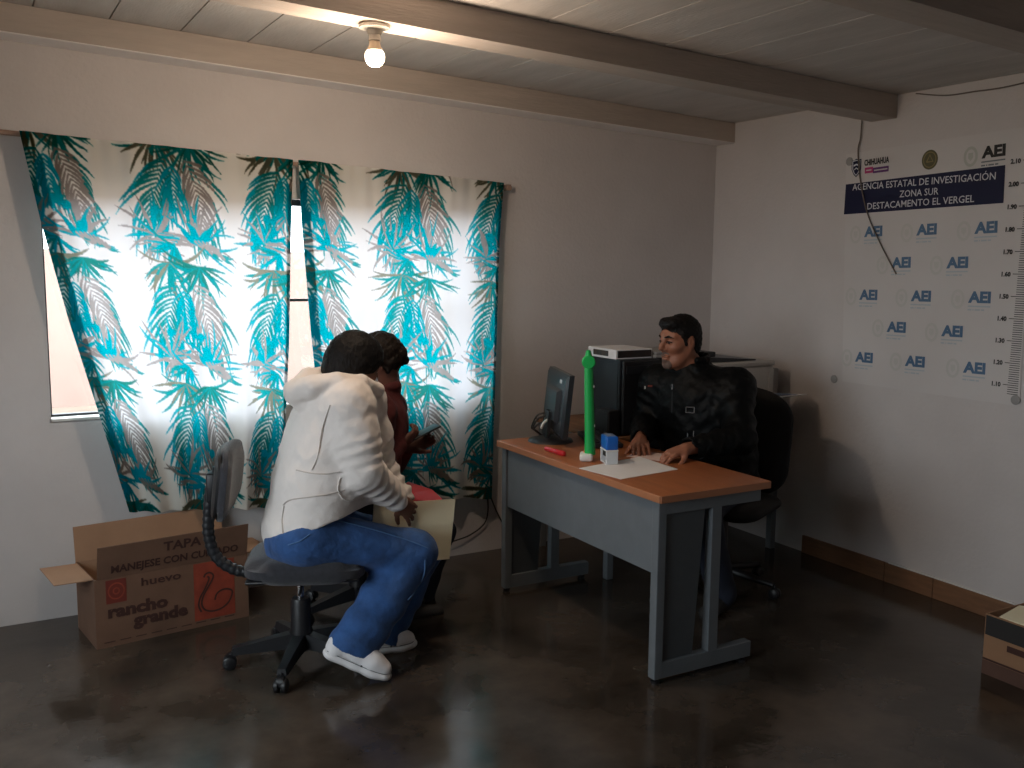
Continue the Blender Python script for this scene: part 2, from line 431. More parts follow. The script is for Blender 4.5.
def surface_nets(V, lo, h):
    S = V < 0
    n = np.array(V.shape)
    c = np.zeros(n-1, np.uint8)
    offs = [(i, j, k) for i in (0, 1) for j in (0, 1) for k in (0, 1)]
    for o in offs: c += S[o[0]:n[0]-1+o[0], o[1]:n[1]-1+o[1], o[2]:n[2]-1+o[2]]
    cells = np.argwhere((c > 0) & (c < 8))
    idx = np.full(n-1, -1, np.int32); idx[tuple(cells.T)] = np.arange(len(cells))
    acc = np.zeros((len(cells), 3)); cnt = np.zeros(len(cells))
    for a in offs:
        for e in range(3):
            if a[e]: continue
            b = list(a); b[e] = 1
            va = V[tuple((cells+a).T)]; vb = V[tuple((cells+b).T)]
            m = (va < 0) != (vb < 0)
            t = np.where(m, va/np.where(m, va-vb, 1), 0)
            p = np.array(a, float)[None].repeat(len(cells), 0); p[:, e] += t
            acc += p*m[:, None]; cnt += m
    verts = lo+h*(cells+acc/np.maximum(cnt, 1)[:, None])
    faces = []
    for e in range(3):
        e1, e2 = (e+1) % 3, (e+2) % 3
        sl = [slice(1, n[i]-1) for i in range(3)]; sl[e] = slice(0, n[e]-1)
        sl2 = list(sl); sl2[e] = slice(1, n[e])
        A = S[tuple(sl)]; Bq = S[tuple(sl2)]
        q = np.argwhere(A != Bq)
        st = A[tuple(q.T)]
        q = q+np.array([s_.start for s_ in sl])
        d1 = np.zeros(3, int); d1[e1] = 1; d2 = np.zeros(3, int); d2[e2] = 1
        i0 = idx[tuple((q-d1-d2).T)]; i1 = idx[tuple((q-d2).T)]; i2 = idx[tuple(q.T)]; i3 = idx[tuple((q-d1).T)]
        Q = np.stack([i0, i1, i2, i3], 1)
        Q[~st] = Q[~st][:, ::-1]
        faces.append(Q)
    return verts, np.concatenate(faces)

def mesh_np(name, verts, faces, m, parent, smooth=True):
    org = ORIGIN[parent] if parent is not None else np.zeros(3)
    me = bpy.data.meshes.new(name)
    ok = (faces >= 0).all(1); faces = faces[ok]
    me.vertices.add(len(verts)); me.vertices.foreach_set('co', (verts-org).astype(np.float32).ravel())
    me.loops.add(faces.size); me.loops.foreach_set('vertex_index', faces.astype(np.int32).ravel())
    me.polygons.add(len(faces)); me.polygons.foreach_set('loop_start', np.arange(0, faces.size, 4, dtype=np.int32))
    me.polygons.foreach_set('use_smooth', np.full(len(faces), smooth))
    me.update(calc_edges=True); me.validate()
    me.materials.append(m)
    o = bpy.data.objects.new(name, me); C.objects.link(o)
    if parent is not None: o.parent = parent
    ORIGIN[o] = org
    return o
def grow(name, S, h, m, parent, noise=None):
    v, f = S.mesh(h, noise); return mesh_np(name, v, f, m, parent)

# ================================================================== THE SETTING
SL = -0.0449                       # the roof rises towards the left
def zc(x): return 2.479+SL*x
XL = LEFT_X; T = 0.14
structure('floor', MB().bx(XL-T, T, FRONT_Y-T, T, -0.1, 0.0), M['floor'])
def wall_with_hole(axis, fixed0, fixed1, a0, a1, z0, z1, hole):
    b = MB(); h0, h1, k0, k1 = hole
    for (p0, p1, q0, q1) in ((a0, h0, z0, z1), (h1, a1, z0, z1), (h0, h1, z0, k0), (h0, h1, k1, z1)):
        if axis == 'y': b.bx(p0, p1, fixed0, fixed1, q0, q1)
        else: b.bx(fixed0, fixed1, p0, p1, q0, q1)
    return b
structure('wall_back', wall_with_hole('y', 0, T, XL-T, T, 0, 2.9, WIN), M['wall'])
structure('wall_left', wall_with_hole('x', XL-T, XL, FRONT_Y, 0, 0, 2.9, WIN2), M['wall'])
structure('wall_right', MB().bx(0, T, FRONT_Y, 0, 0, 2.9), M['wall'])
structure('wall_front', MB().bx(XL-T, T, FRONT_Y-T, FRONT_Y, 0, 2.9), M['wall'])
# ceiling of boards that run along y, 0.29 m wide with a groove between them
cb = MB(); x = -3.80-0.29*7
while x < 0.0:
    x0, x1 = max(x+0.003, XL-0.02), min(x+0.287, 0.0)
    if x1 > x0:
        cb.prism([(x0, FRONT_Y, zc(x0)), (x1, FRONT_Y, zc(x1)), (x1, FRONT_Y, zc(x1)+0.02), (x0, FRONT_Y, zc(x0)+0.02)], (0, -FRONT_Y, 0))
    x += 0.29
cb.prism([(XL-T, FRONT_Y-T, zc(XL-T)+0.018), (T, FRONT_Y-T, zc(T)+0.018), (T, FRONT_Y-T, zc(T)+0.15), (XL-T, FRONT_Y-T, zc(XL-T)+0.15)], (0, -FRONT_Y+2*T, 0))
structure('ceiling', cb, M['ceiling'])
def beam(y0, y1):
    b = MB(); hh = 0.115
    bmx = bmesh.new()
    b.prism([(XL, y0, zc(XL)-hh), (-0.002, y0, zc(0)-hh), (-0.002, y0, zc(0)-0.002), (XL, y0, zc(XL)-0.002)], (0, y1-y0, 0))
    return structure('ceiling_beam', b, M['beam'])
structure('trim_2', MB().prism([(XL, -0.163, zc(XL)-0.1195), (-0.004, -0.163, zc(0)-0.1195), (-0.004, -0.163, zc(0)-0.1155), (XL, -0.163, zc(XL)-0.1155)], (0, 0.16, 0)), mat('pale_beam_underside', (0.86, 0.82, 0.80), 0.7, var=0.04))  # thin strip under the back-wall beam, much paler than the beam itself
beam(-0.165, -0.001); beam(-1.335, -1.18); beam(-2.62, -2.46); beam(-3.92, -3.76); beam(-5.2, -5.04)

# window 1 (behind the curtains): steel frame, muntins, glass, cement sill
wf = MB(); yw0, yw1 = 0.075, 0.105
x0, x1, z0, z1 = WIN
for (a, b_) in ((x0, x0+0.010), (x1-0.010, x1)): wf.bx(a, b_, yw0, yw1, z0, z1)
for (a, b_) in ((z0, z0+0.022), (z1-0.03, z1)): wf.bx(x0, x1, yw0, yw1, a, b_)
for xx in (-3.27, -2.73, -2.20): wf.bx(xx-0.010, xx+0.010, yw0+0.003, yw1-0.003, z0, z1)
for zz in (1.432,): wf.bx(-3.27, x1, yw0+0.003, yw1-0.003, zz-0.007, zz+0.007)
structure('window_1', wf, M['steel_dark'])
structure('window_1_glass', MB().bx(x0+0.01, x1-0.01, 0.088, 0.092, z0+0.01, z1-0.01), M['glass'])
structure('window_1_sill', MB().bx(x0-0.005, x1+0.005, 0.0, 0.07, z0-0.004, z0+0.012), M['white_trim'])
# window 2 in the left wall
wf = MB(); y0, y1, z0, z1 = WIN2; xa, xb = XL-0.1, XL-0.06
for (a, b_) in ((y0, y0+0.03), (y1-0.03, y1)): wf.bx(xa, xb, a, b_, z0, z1)
for (a, b_) in ((z0, z0+0.03), (z1-0.03, z1)): wf.bx(xa, xb, y0, y1, a, b_)
for yy in (-4.1, -3.3): wf.bx(xa, xb, yy-0.012, yy+0.012, z0, z1)
structure('window_2', wf, M['steel_dark'])
structure('window_2_glass', MB().bx(XL-0.082, XL-0.078, y0+0.01, y1-0.01, z0+0.01, z1-0.01), M['glass'])

# skirting boards on the right wall, three lengths with thin gaps, broken plaster lip above
for a, b_ in ((-0.862, -1.430), (-1.434, -1.720), (-1.724, -2.75)):
    bb = MB().bx(-0.016, -0.001, b_, a, 0.0, 0.100, 0.002)
    structure('baseboard_right', bb, M['skirting'])
structure('trim_1', MB().bx(-0.010, -0.001, -2.30, -1.45, 0.100, 0.108), M['white_trim'])

# outside: dirt yard and a pink building
structure('ground', MB().bx(-30, 30, 0.3, 60, -0.5, -0.3), M['dirt_ground'])
structure('ground_beside', MB().bx(-40, XL-0.3, -30, 0.3, -0.5, -0.3), M['dirt_ground'])
nb_ = thing('neighbouring_building', (1.5, 9.0, -0.3), 'pale pink building seen outside through the gap between the curtains', 'building')
bb = MB()
for (a, b_, c_, d_) in ((-7, 3.2, -0.3, 1.5), (4.1, 10, -0.3, 2.6), (3.2, 4.1, 1.9, 2.6), (-7, 3.2, 1.5, 1.75)):
    bb.bx(a, b_, 9.0, 9.3, c_, d_)
bb.build('facade', M['adobe'], nb_)
MB().bx(-7.1, 10.1, 8.9, 9.5, 2.6, 2.72).build('roof_edge', M['grey_metal'], nb_)
MB().bx(3.2, 4.1, 9.15, 9.2, -0.3, 1.9).build('doorway_panel', M['grey_metal2'], nb_)

# ================================================================== CURTAINS
def disc_paint(img, cx, cy, r, col):
    H, W, _ = img.shape
    x0, x1 = int(max(0, cx-r)), int(min(W-1, cx+r+1)); y0, y1 = int(max(0, cy-r)), int(min(H-1, cy+r+1))
    if x1 <= x0 or y1 <= y0: return
    yy, xx = np.mgrid[y0:y1+1, x0:x1+1]
    m = (xx-cx)**2+(yy-cy)**2 <= r*r
    img[y0:y1+1, x0:x1+1][m] = col
def leaflet(img, px, x, y, ang, L, bend, w, col, tip=None):
    n = int(max(6, L/px*1.2)); a = ang; ds = L/n
    for i in range(n):
        t = i/n
        a = ang+bend*t
        x += math.cos(a)*ds; y += math.sin(a)*ds
        rr = w*(math.sin(math.pi*min(1, 0.12+0.88*t)))**0.7*0.5
        disc_paint(img, x/px, y/px, max(rr/px, 0.55), tip if (tip is not None and t > 0.55) else col)
TEAL = (0.0, 0.61, 0.70); TEAL2 = (0.01, 0.50, 0.50); GREY = (0.58, 0.535, 0.50); DARKG = (0.03, 0.37, 0.31); OLIVE = (0.40, 0.40, 0.29)
def frond(img, px, x, y, ang, L, bend, leafL, col, tip, rr, side=(1, -1), spread=0.9, dens=0.016):
    """a feather frond: curved rachis with leaflets on each side; y runs down the cloth"""
    n = int(L/dens); a = ang; ds = L/n
    pts = []
    for i in range(n):
        t = i/n; a = ang+bend*t; x += math.cos(a)*ds; y += math.sin(a)*ds; pts.append((x, y, a, t))
    for (qx, qy, a, t) in pts:
        for s in side:
            ll = leafL*(0.45+0.75*math.sin(math.pi*min(1, 0.15+0.8*t)))*rr.uniform(0.85, 1.15)
            la = a+s*(spread*(1.15-0.65*t)+rr.uniform(-0.08, 0.08))
            leaflet(img, px, qx, qy, la, ll, -s*rr.uniform(0.6, 1.2), 0.0135*rr.uniform(0.8, 1.2), col, tip)
    for (qx, qy, a, t) in pts: disc_paint(img, qx/px, qy/px, max(0.006*(1-t)/px, 0.6), col)
def fan(img, px, x, y, a0, a1, n, L, col, tip, rr, w=0.017):
    for i in range(n):
        a = a0+(a1-a0)*i/(n-1)+rr.uniform(-0.05, 0.05)
        leaflet(img, px, x, y, a, L*rr.uniform(0.7, 1.12), rr.uniform(-1.0, 1.0), w*rr.uniform(0.7, 1.2), col if rr.random() < 0.6 else tip, tip if rr.random() < 0.5 else None)
def print_cloth(Wm, Hm, px, cols, seed):
    rr = random.Random(seed)
    img = np.ones((int(Hm/px)+1, int(Wm/px)+1, 3), np.float32)*np.array([0.96, 0.955, 0.955], np.float32)
    D = math.pi/2
    period = 0.56
    for (cx, hw) in cols:
        for j in range(-1, 4):
            y = -0.03+j*period
            s = hw/0.2
            # crown of broad leaves that droops from the top of each repeat
            fan(img, px, cx-0.05*s, y-0.01, math.pi*0.02, math.pi*0.98, 24, 0.17*s, TEAL2, OLIVE, rr, 0.014)
            fan(img, px, cx+0.08*s, y+0.00, math.pi*0.02, math.pi*0.98, 21, 0.16*s, DARKG, TEAL2, rr, 0.013)
            # feathers: turquoise on the left, grey with turquoise tips on the right, a short one between
            frond(img, px, cx-0.02*s, y+0.08, D+0.50, 0.34, -0.45, 0.17*s, TEAL2, TEAL, rr, dens=0.021)
            frond(img, px, cx+0.05*s, y+0.07, D-0.45, 0.33, 0.45, 0.17*s, GREY, TEAL2, rr, dens=0.021)
            frond(img, px, cx+0.00*s, y+0.10, D+0.05, 0.20, -0.2, 0.10*s, TEAL, TEAL, rr, dens=0.019)
            for q in range(5): disc_paint(img, (cx+(-0.08+0.035*q)*s)/px, (y+0.315+0.012*math.sin(q*2))/px, 0.022/px, TEAL)
            # upright crowns below them
            fan(img, px, cx-0.09*s, y+0.43, math.pi*0.95, math.pi*2.05, 16, 0.16*s, TEAL, GREY, rr, 0.014)
            fan(img, px, cx-0.08*s, y+0.44, math.pi*0.10, math.pi*0.9, 14, 0.11*s, GREY, GREY, rr, 0.012)
            fan(img, px, cx+0.09*s, y+0.46, math.pi*1.0, math.pi*2.2, 18, 0.18*s, GREY, TEAL, rr, 0.013)
            fan(img, px, cx+0.09*s, y+0.46, math.pi*1.15, math.pi*1.8, 5, 0.09*s, TEAL, TEAL, rr, 0.03)
            frond(img, px, cx+0.06*s, y+0.45, -0.2, 0.16, 0.9, 0.10*s, GREY, TEAL2, rr, side=(1,), dens=0.018)
            fan(img, px, cx-0.02*s, y+0.47, math.pi*0.30, math.pi*1.1, 13, 0.12*s, TEAL, TEAL2, rr, 0.013)
    pd = np.pad(img, ((1, 1), (1, 1), (0, 0)), mode='edge'); k = (0.22, 0.56, 0.22)      # ink edges bleed a little
    img = sum(k[i]*k[j]*pd[i:i+img.shape[0], j:j+img.shape[1]] for i in range(3) for j in range(3))
    return img

def curtain(name, rows, cols, seed, folds, label, hem_wave, front):
    """rows: list of (left point, right point) from top to hem on the curtain plane; cloth gathers in folds towards the room"""
    Nu, Nv = 480, 520
    rows = np.array(rows, float)                    # k x 2 x 3
    # arc-length down the cloth
    mid = rows.mean(1); seg = np.r_[0, np.cumsum(np.linalg.norm(np.diff(mid, axis=0), axis=1))]; Ht = seg[-1]
    v = np.linspace(0, Ht, Nv); Lp = np.stack([np.interp(v, seg, rows[:, 0, i]) for i in range(3)], 1); Rp = np.stack([np.interp(v, seg, rows[:, 1, i]) for i in range(3)], 1)
    u = np.linspace(0, 1, Nu)
    Wt = np.linalg.norm(rows[0, 1]-rows[0, 0])*1.12
    P = Lp[:, None]*(1-u)[None, :, None]+Rp[:, None]*u[None, :, None]
    rr = np.random.default_rng(seed)
    dep = np.zeros((Nv, Nu)); t = (v/Ht)[:, None]
    for k in range(folds):
        c0 = (k+0.5)/folds+rr.uniform(-0.25, 0.25)/folds
        c = c0+rr.uniform(-0.012, 0.012)*t*2
        w = rr.uniform(0.28, 0.5)/folds
        a = rr.uniform(0.028, 0.060)*(0.55+0.6*t)
        dep += a*np.exp(-((u[None]-c)/w)**2)
    dep += 0.004*np.sin(u[None]*90+rr.uniform(0, 6))*np.exp(-t*9)*1.0     # tight gathers at the rod
    dep += 0.010*np.sin(u[None]*23+3*t)*(0.3+0.7*t)
    P[:, :, 1] -= dep
    hem = hem_wave*np.sin(u*9+seed)*1.0
    P[:, :, 2] += (t**3)*hem[None]*1.0
    px = 0.0026
    img = print_cloth(Wt, Ht, px, [(c*Wt, hw) for c, hw in cols], seed)
    iu = np.clip((u*Wt/px).astype(int), 0, img.shape[1]-1); iv = np.clip((v/px).astype(int), 0, img.shape[0]-1)
    col = img[iv][:, iu]
    idx = np.arange(Nu*Nv).reshape(Nv, Nu)
    f = np.stack([idx[:-1, :-1], idx[1:, :-1], idx[1:, 1:], idx[:-1, 1:]], -1).reshape(-1, 4)
    o = mesh_np(name, P.reshape(-1, 3), f, M['curtain'], None)
    a = o.data.color_attributes.new('print', 'FLOAT_COLOR', 'POINT')
    a.data.foreach_set('color', np.concatenate([col.reshape(-1, 3), np.ones((Nu*Nv, 1))], 1).astype(np.float32).ravel())
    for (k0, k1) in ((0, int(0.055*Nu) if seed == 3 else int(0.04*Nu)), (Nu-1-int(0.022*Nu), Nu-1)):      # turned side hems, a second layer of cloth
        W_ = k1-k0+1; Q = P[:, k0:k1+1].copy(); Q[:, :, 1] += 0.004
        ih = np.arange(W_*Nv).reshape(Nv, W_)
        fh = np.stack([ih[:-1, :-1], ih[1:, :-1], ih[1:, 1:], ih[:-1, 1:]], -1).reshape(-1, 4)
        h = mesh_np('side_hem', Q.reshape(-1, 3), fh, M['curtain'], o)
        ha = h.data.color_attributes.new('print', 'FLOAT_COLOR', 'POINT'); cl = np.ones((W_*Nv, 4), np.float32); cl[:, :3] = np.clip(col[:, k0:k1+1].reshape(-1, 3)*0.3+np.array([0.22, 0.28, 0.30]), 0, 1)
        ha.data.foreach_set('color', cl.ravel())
    return tag(o, label, 'curtain', 'palm leaf curtains on the rod')
yc = -0.064
def crow(lx, ly, rx, ry): return (at(lx, ly, y=yc), at(rx, ry, y=yc))
curtain('curtain', [crow(19, 131, 292, 160), crow(40, 220, 290, 240), crow(68, 320, 288, 340), crow(97, 410, 284, 420), crow(128, 510, 276, 506)],
        [(0.06, 0.20), (0.51, 0.25), (0.96, 0.22)], 3, 7, 'left palm leaf curtain, pulled slanting, behind the open egg carton', 0.006, 0)
curtain('curtain', [crow(298, 160, 503, 183), crow(301, 220, 499, 240), crow(310, 330, 496, 340), crow(318, 410, 493, 420), crow(325, 499, 490, 497)],
        [(0.03, 0.21), (0.52, 0.255), (1.00, 0.22)], 8, 6, 'right palm leaf curtain, hanging straight, behind the two seated people', 0.006, 0)
rodp = thing('curtain_rod', tuple(at(505, 188, y=-0.05)), 'thin wooden curtain rod above the window carrying both curtains', 'curtain rod')
a_, b_ = at(-30, 128.5, y=-0.045), at(511, 188, y=-0.045)
MB().tube([a_, b_], 0.011, 12).build('rod', M['rod'], rodp, True)
for q in (at(508, 187.6, y=-0.045), at(-8, 131.0, y=-0.045)):
    MB().bx(q[0]-0.012, q[0]+0.012, -0.062, -0.001, q[2]-0.016, q[2]+0.016, 0.003).build('bracket', M['rod'], rodp)

# ================================================================== CEILING LAMP
bx_, by_ = -2.748, -1.262; bz = zc(bx_)-0.115
lamp = thing('ceiling_lamp', (bx_, by_, bz), 'lit bare light bulb in a white socket under the middle beam', 'lamp')
MB().lathe([(0.052, 0.0), (0.058, -0.006), (0.056, -0.014), (0.030, -0.020), (0.026, -0.036), (0.0, -0.036)], (bx_, by_, bz), n=28).build('socket_base', M['porcelain'], lamp, True)
MB().lathe([(0.021, -0.034), (0.021, -0.052), (0.024, -0.054), (0.024, -0.058), (0.018, -0.06)], (bx_, by_, bz), n=24).build('collar', M['porcelain'], lamp, True)
MB().lathe([(0.019, -0.056), (0.022, -0.075), (0.0285, -0.088), (0.0295, -0.094)], (bx_, by_, bz), n=24).build('bulb_neck', M['bulb_neck'], lamp, True)
MB().lathe([(0.0295, -0.092), (0.0355, -0.102), (0.0375, -0.114), (0.035, -0.128), (0.028, -0.140), (0.017, -0.148), (0.0, -0.150)], (bx_, by_, bz), n=24).build('bulb', M['bulb'], lamp, True)
ld = bpy.data.lights.new('bulb_light', 'POINT'); ld.energy = BULB_POWER; ld.color = (1.0, 0.79, 0.60); ld.shadow_soft_size = 0.045
lo_ = bpy.data.objects.new('bulb_light', ld); C.objects.link(lo_); lo_.location = (bx_, by_, bz-0.245)

# ================================================================== BANNER ON THE RIGHT WALL
ban = thing('banner', (0, -1.55, 1.0), 'white police-agency vinyl banner with blue title bar and height ruler on the wall', 'banner')
def wallpt(px, py): q = at(px, py, x=-0.004); return q[1], q[2]
BX = -0.004
TL, TR, BR_, BL = (-1.028, 2.215), (-2.062, 2.245), (-2.092, 1.010), (-1.083, 1.010)
vb = MB(); NU, NVV = 40, 46; vs = []
for j in range(NVV+1):
    for i in range(NU+1):
        u_, v_ = i/NU, j/NVV
        y = (TL[0]*(1-u_)+TR[0]*u_)*(1-v_)+(BL[0]*(1-u_)+BR_[0]*u_)*v_
        z = (TL[1]*(1-u_)+TR[1]*u_)*(1-v_)+(BL[1]*(1-u_)+BR_[1]*u_)*v_
        vs.append((BX+0.0006*math.sin(7*u_+5*v_), y, z))
vb.add(vs, [(j*(NU+1)+i, j*(NU+1)+i+1, (j+1)*(NU+1)+i+1, (j+1)*(NU+1)+i) for j in range(NVV) for i in range(NU)])
vb.add([(-0.0015, a, b) for a, b in (TL, TR, BR_, BL)], [(0, 1, 2, 3)])
vb.build('vinyl_sheet', M['vinyl'], ban, True, fix=False)
TILT = math.radians(1.9)
def wfn(y0, z0, off, tilt=TILT):
    """2-D frame on the banner: first axis to the right (towards -y), second up"""
    ct, st = math.cos(tilt), math.sin(tilt)
    return lambda a, b: (BX-off, y0-(a*ct-b*st), z0+a*st+b*ct)
hd = MB(); q = [wallpt(846, 184.5), wallpt(1005.5, 165), wallpt(1003.5, 203), wallpt(844, 214.5)]
hd.add([(BX-0.0012, a, b) for a, b in q], [(0, 1, 2, 3)]); hd.build('title_bar', M['navy'], ban, fix=False)
for s_, (xa_, ya_), (xb_, yb_), h_ in (('AGENCIA ESTATAL DE INVESTIGACIÓN', (852.8, 187.2), (996, 175.5), 0.034), ('ZONA SUR', (899.8, 193.9), (938.8, 190.8), 0.034), ('DESTACAMENTO EL VERGEL', (867.6, 206.2), (974.5, 198.2), 0.034)):
    (y0, z0), (y1_, z1_) = wallpt(xa_, ya_), wallpt(xb_, yb_); tx = MB()
    put_text(tx, s_, wfn(y0, z0, 0.002, math.atan2(z1_-z0, y0-y1_)), 0, -h_/2, w=math.hypot(z1_-z0, y0-y1_), h=h_, bold=0.006)
    tx.build('title_lettering', M['white_print'], ban, fix=False)
def aei(px, py, mats, name, hh=0.05, ww=0.115, tilt=TILT):
    main, under, emblem = MB(), MB(), MB()
    y0, z0 = wallpt(px, py); fn = wfn(y0, z0, 0.0012, tilt)
    put_text(main, 'AEI', fn, 0, -hh/2, w=ww, h=hh, bold=0.05, align='c')
    flat_poly(under, fn, [(-ww*.5, -hh*.95), (ww*.5, -hh*.95), (ww*.5, -hh*.82), (-ww*.5, -hh*.82)])
    xx = -ww*.5
    for wd in (0.020, 0.006, 0.028, 0.016):
        flat_poly(under, fn, [(xx, -hh*1.28), (xx+wd, -hh*1.28), (xx+wd, -hh*1.14), (xx, -hh*1.14)]); xx += wd+0.005
    cx = -ww*.5-0.055
    stroke(emblem, fn, arc(cx, -0.012, 0.030, 0.040, 0, 2*math.pi, 28), 0.013)
    flat_poly(emblem, fn, [(cx-0.012, 0.005), (cx+0.012, 0.005), (cx+0.013, -0.018), (cx, -0.032), (cx-0.013, -0.018)])
    o = main.build(name, mats[0], ban, fix=False)
    under.build('small_print', mats[1], o, fix=False); emblem.build('round_emblem', mats[2], o, fix=False)
for zx, zy in ((132, 325), (264, 320), (411, 315), (201, 402), (340, 402), (120, 482), (250, 485), (395, 488), (189, 562), (327, 572), (109, 637), (235, 647), (382, 663)):
    aei(820+zx*.404, 100+zy*.4036, (M['blue_print'], M['pale_print'], M['emblem']), 'agency_logo', tilt=TILT*(0.5 if zy > 450 else 0.9))
aei(820+430*.404, 100+126*.4036, (M['ink_black'], M['grey_metal'], M['emblem2']), 'black_agency_logo', 0.05, 0.118)
# shield and state logo, top left
y0, z0 = wallpt(856.5, 168); fn = wfn(y0, z0, 0.0014)
sh = MB(); flat_poly(sh, fn, [(-0.032, 0.045), (-0.016, 0.040), (0, 0.048), (0.016, 0.040), (0.032, 0.045), (0.031, -0.005), (0.018, -0.032), (0, -0.048), (-0.018, -0.032), (-0.031, -0.005)])
sh.build('shield_emblem', M['navy'], ban, fix=False)
fn = wfn(y0, z0, 0.002); sh = MB()
stroke(sh, fn, [(-0.024, 0.036), (0, 0.039), (0.024, 0.036), (0.023, -0.004), (0.013, -0.026), (0, -0.038), (-0.013, -0.026), (-0.023, -0.004), (-0.024, 0.036)], 0.005)
stroke(sh, fn, [(-0.018, 0.012), (0, 0.018), (0.018, 0.012)], 0.008); stroke(sh, fn, [(-0.012, -0.008), (0, 0.0), (0.012, -0.008)], 0.006)
sh.build('shield_lines', M['white_print'], ban, fix=False)
y0, z0 = wallpt(864.5, 163); fn = wfn(y0, z0, 0.0012)
sh = MB(); put_text(sh, 'CHIHUAHUA', fn, 0, -0.014, w=0.155, h=0.030, bold=0.04); sh.build('state_lettering', M['ink_black'], ban, fix=False)
y0, z0 = wallpt(864.5, 171); fn = wfn(y0, z0, 0.0012)
sh = MB(); flat_poly(sh, fn, [(0.003, -0.014), (0.055, -0.014), (0.055, 0.016), (0.003, 0.016)]); sh.build('magenta_block', M['magenta'], ban, fix=False)
sh = MB(); flat_poly(sh, fn, [(0.055, -0.018), (0.152, -0.018), (0.152, 0.010), (0.055, 0.010)]); sh.build('purple_block', M['purple'], ban, fix=False)
fn = wfn(y0, z0, 0.002); sh = MB()
flat_poly(sh, fn, [(0.012, -0.002), (0.046, -0.002), (0.046, 0.004), (0.012, 0.004)]); flat_poly(sh, fn, [(0.062, -0.007), (0.145, -0.007), (0.145, -0.001), (0.062, -0.001)])
sh.build('block_lines', M['vinyl'], ban, fix=False)
y0, z0 = wallpt(930, 159.7); fn = wfn(y0, z0, 0.0012)
sh = MB(); flat_poly(sh, fn, arc(0, 0, 0.045, 0.047, 0, 2*math.pi, 32)[:-1]); sh.build('round_seal', M['olive'], ban, fix=False)
fn = wfn(y0, z0, 0.002); sh = MB(); stroke(sh, fn, arc(0, 0, 0.034, 0.036, 0, 2*math.pi, 28), 0.004)
stroke(sh, fn, [(-0.018, -0.010), (0, 0.022), (0.018, -0.010), (-0.018, -0.010)], 0.006)
sh.build('seal_lines', M['gold'], ban, fix=False)
# height ruler: centimetre ticks and decimetre numbers
tk = MB()
for c in range(106, 216):
    z = c/100; y = -2.012+0.0*(z-1.6)+0.018*(1.6-z)-0.004
    big = c % 10 == 0
    xs = -0.0 if big else -0.026
    tk.add([(BX-0.0012, y+(0.002 if big else -0.022), z-0.0016), (BX-0.0012, -2.080, z-0.0016), (BX-0.0012, -2.080, z+0.0016), (BX-0.0012, y+(0.002 if big else -0.022), z+0.0016)], [(0, 1, 2, 3)])
    if big: put_text(tk, '%.2f' % z, wfn(y+0.012, z, 0.0012, 0), 0, -0.011, h=0.020, bold=0.05, align='r')
tk.build('ruler', M['ink_black'], ban, fix=False)
# washers at three corners
for px, py in ((834, 379), (1015.5, 400), (849.5, 161.5)):
    q = at(px, py, x=-0.006); MB().lathe([(0.0, 0.004), (0.012, 0.004), (0.022, 0.002), (0.022, -0.001), (0.0, -0.001)], (-0.006, q[1], q[2]), axis=(-1, 0, 0), n=20).build('washer', M['printer_grey'], ban, True)
# wire that hangs from the beam over the banner, and one along the top of the wall
q = [at(862, 118, x=-0.01), at(860.5, 138, x=-0.012), at(858, 152, x=-0.012), at(861, 185, x=-0.014), at(868, 215, x=-0.014), at(880, 243, x=-0.014), at(896, 274, x=-0.012)]
def smooth_path(P, n=6):
    P = [np.array(p) for p in P]; out = []
    for i in range(len(P)-1):
        p0, p1, p2, p3 = P[max(i-1, 0)], P[i], P[i+1], P[min(i+2, len(P)-1)]
        for k in range(n):
            t = k/n; out.append(0.5*((2*p1)+(-p0+p2)*t+(2*p0-5*p1+4*p2-p3)*t*t+(-p0+3*p1-3*p2+p3)*t**3))
    return out+[P[-1]]
b = MB().tube(smooth_path(q), 0.0035, 6); b.solo('hanging_wire', M['grey_wire'], tuple(q[-1]), 'loose wire hanging from the beam across the banner', 'wire', smooth=True)
q = [at(916, 93.5, x=-0.008), at(945, 95.5, x=-0.008), at(975, 91.5, x=-0.008), at(1003, 87.5, x=-0.008), at(1040, 79, x=-0.008)]
b = MB().tube(smooth_path(q), 0.0035, 6); b.solo('wall_wire', M['grey_wire'], tuple(q[0]), 'thin wire sagging along the top of the banner wall below the ceiling', 'wire', smooth=True)

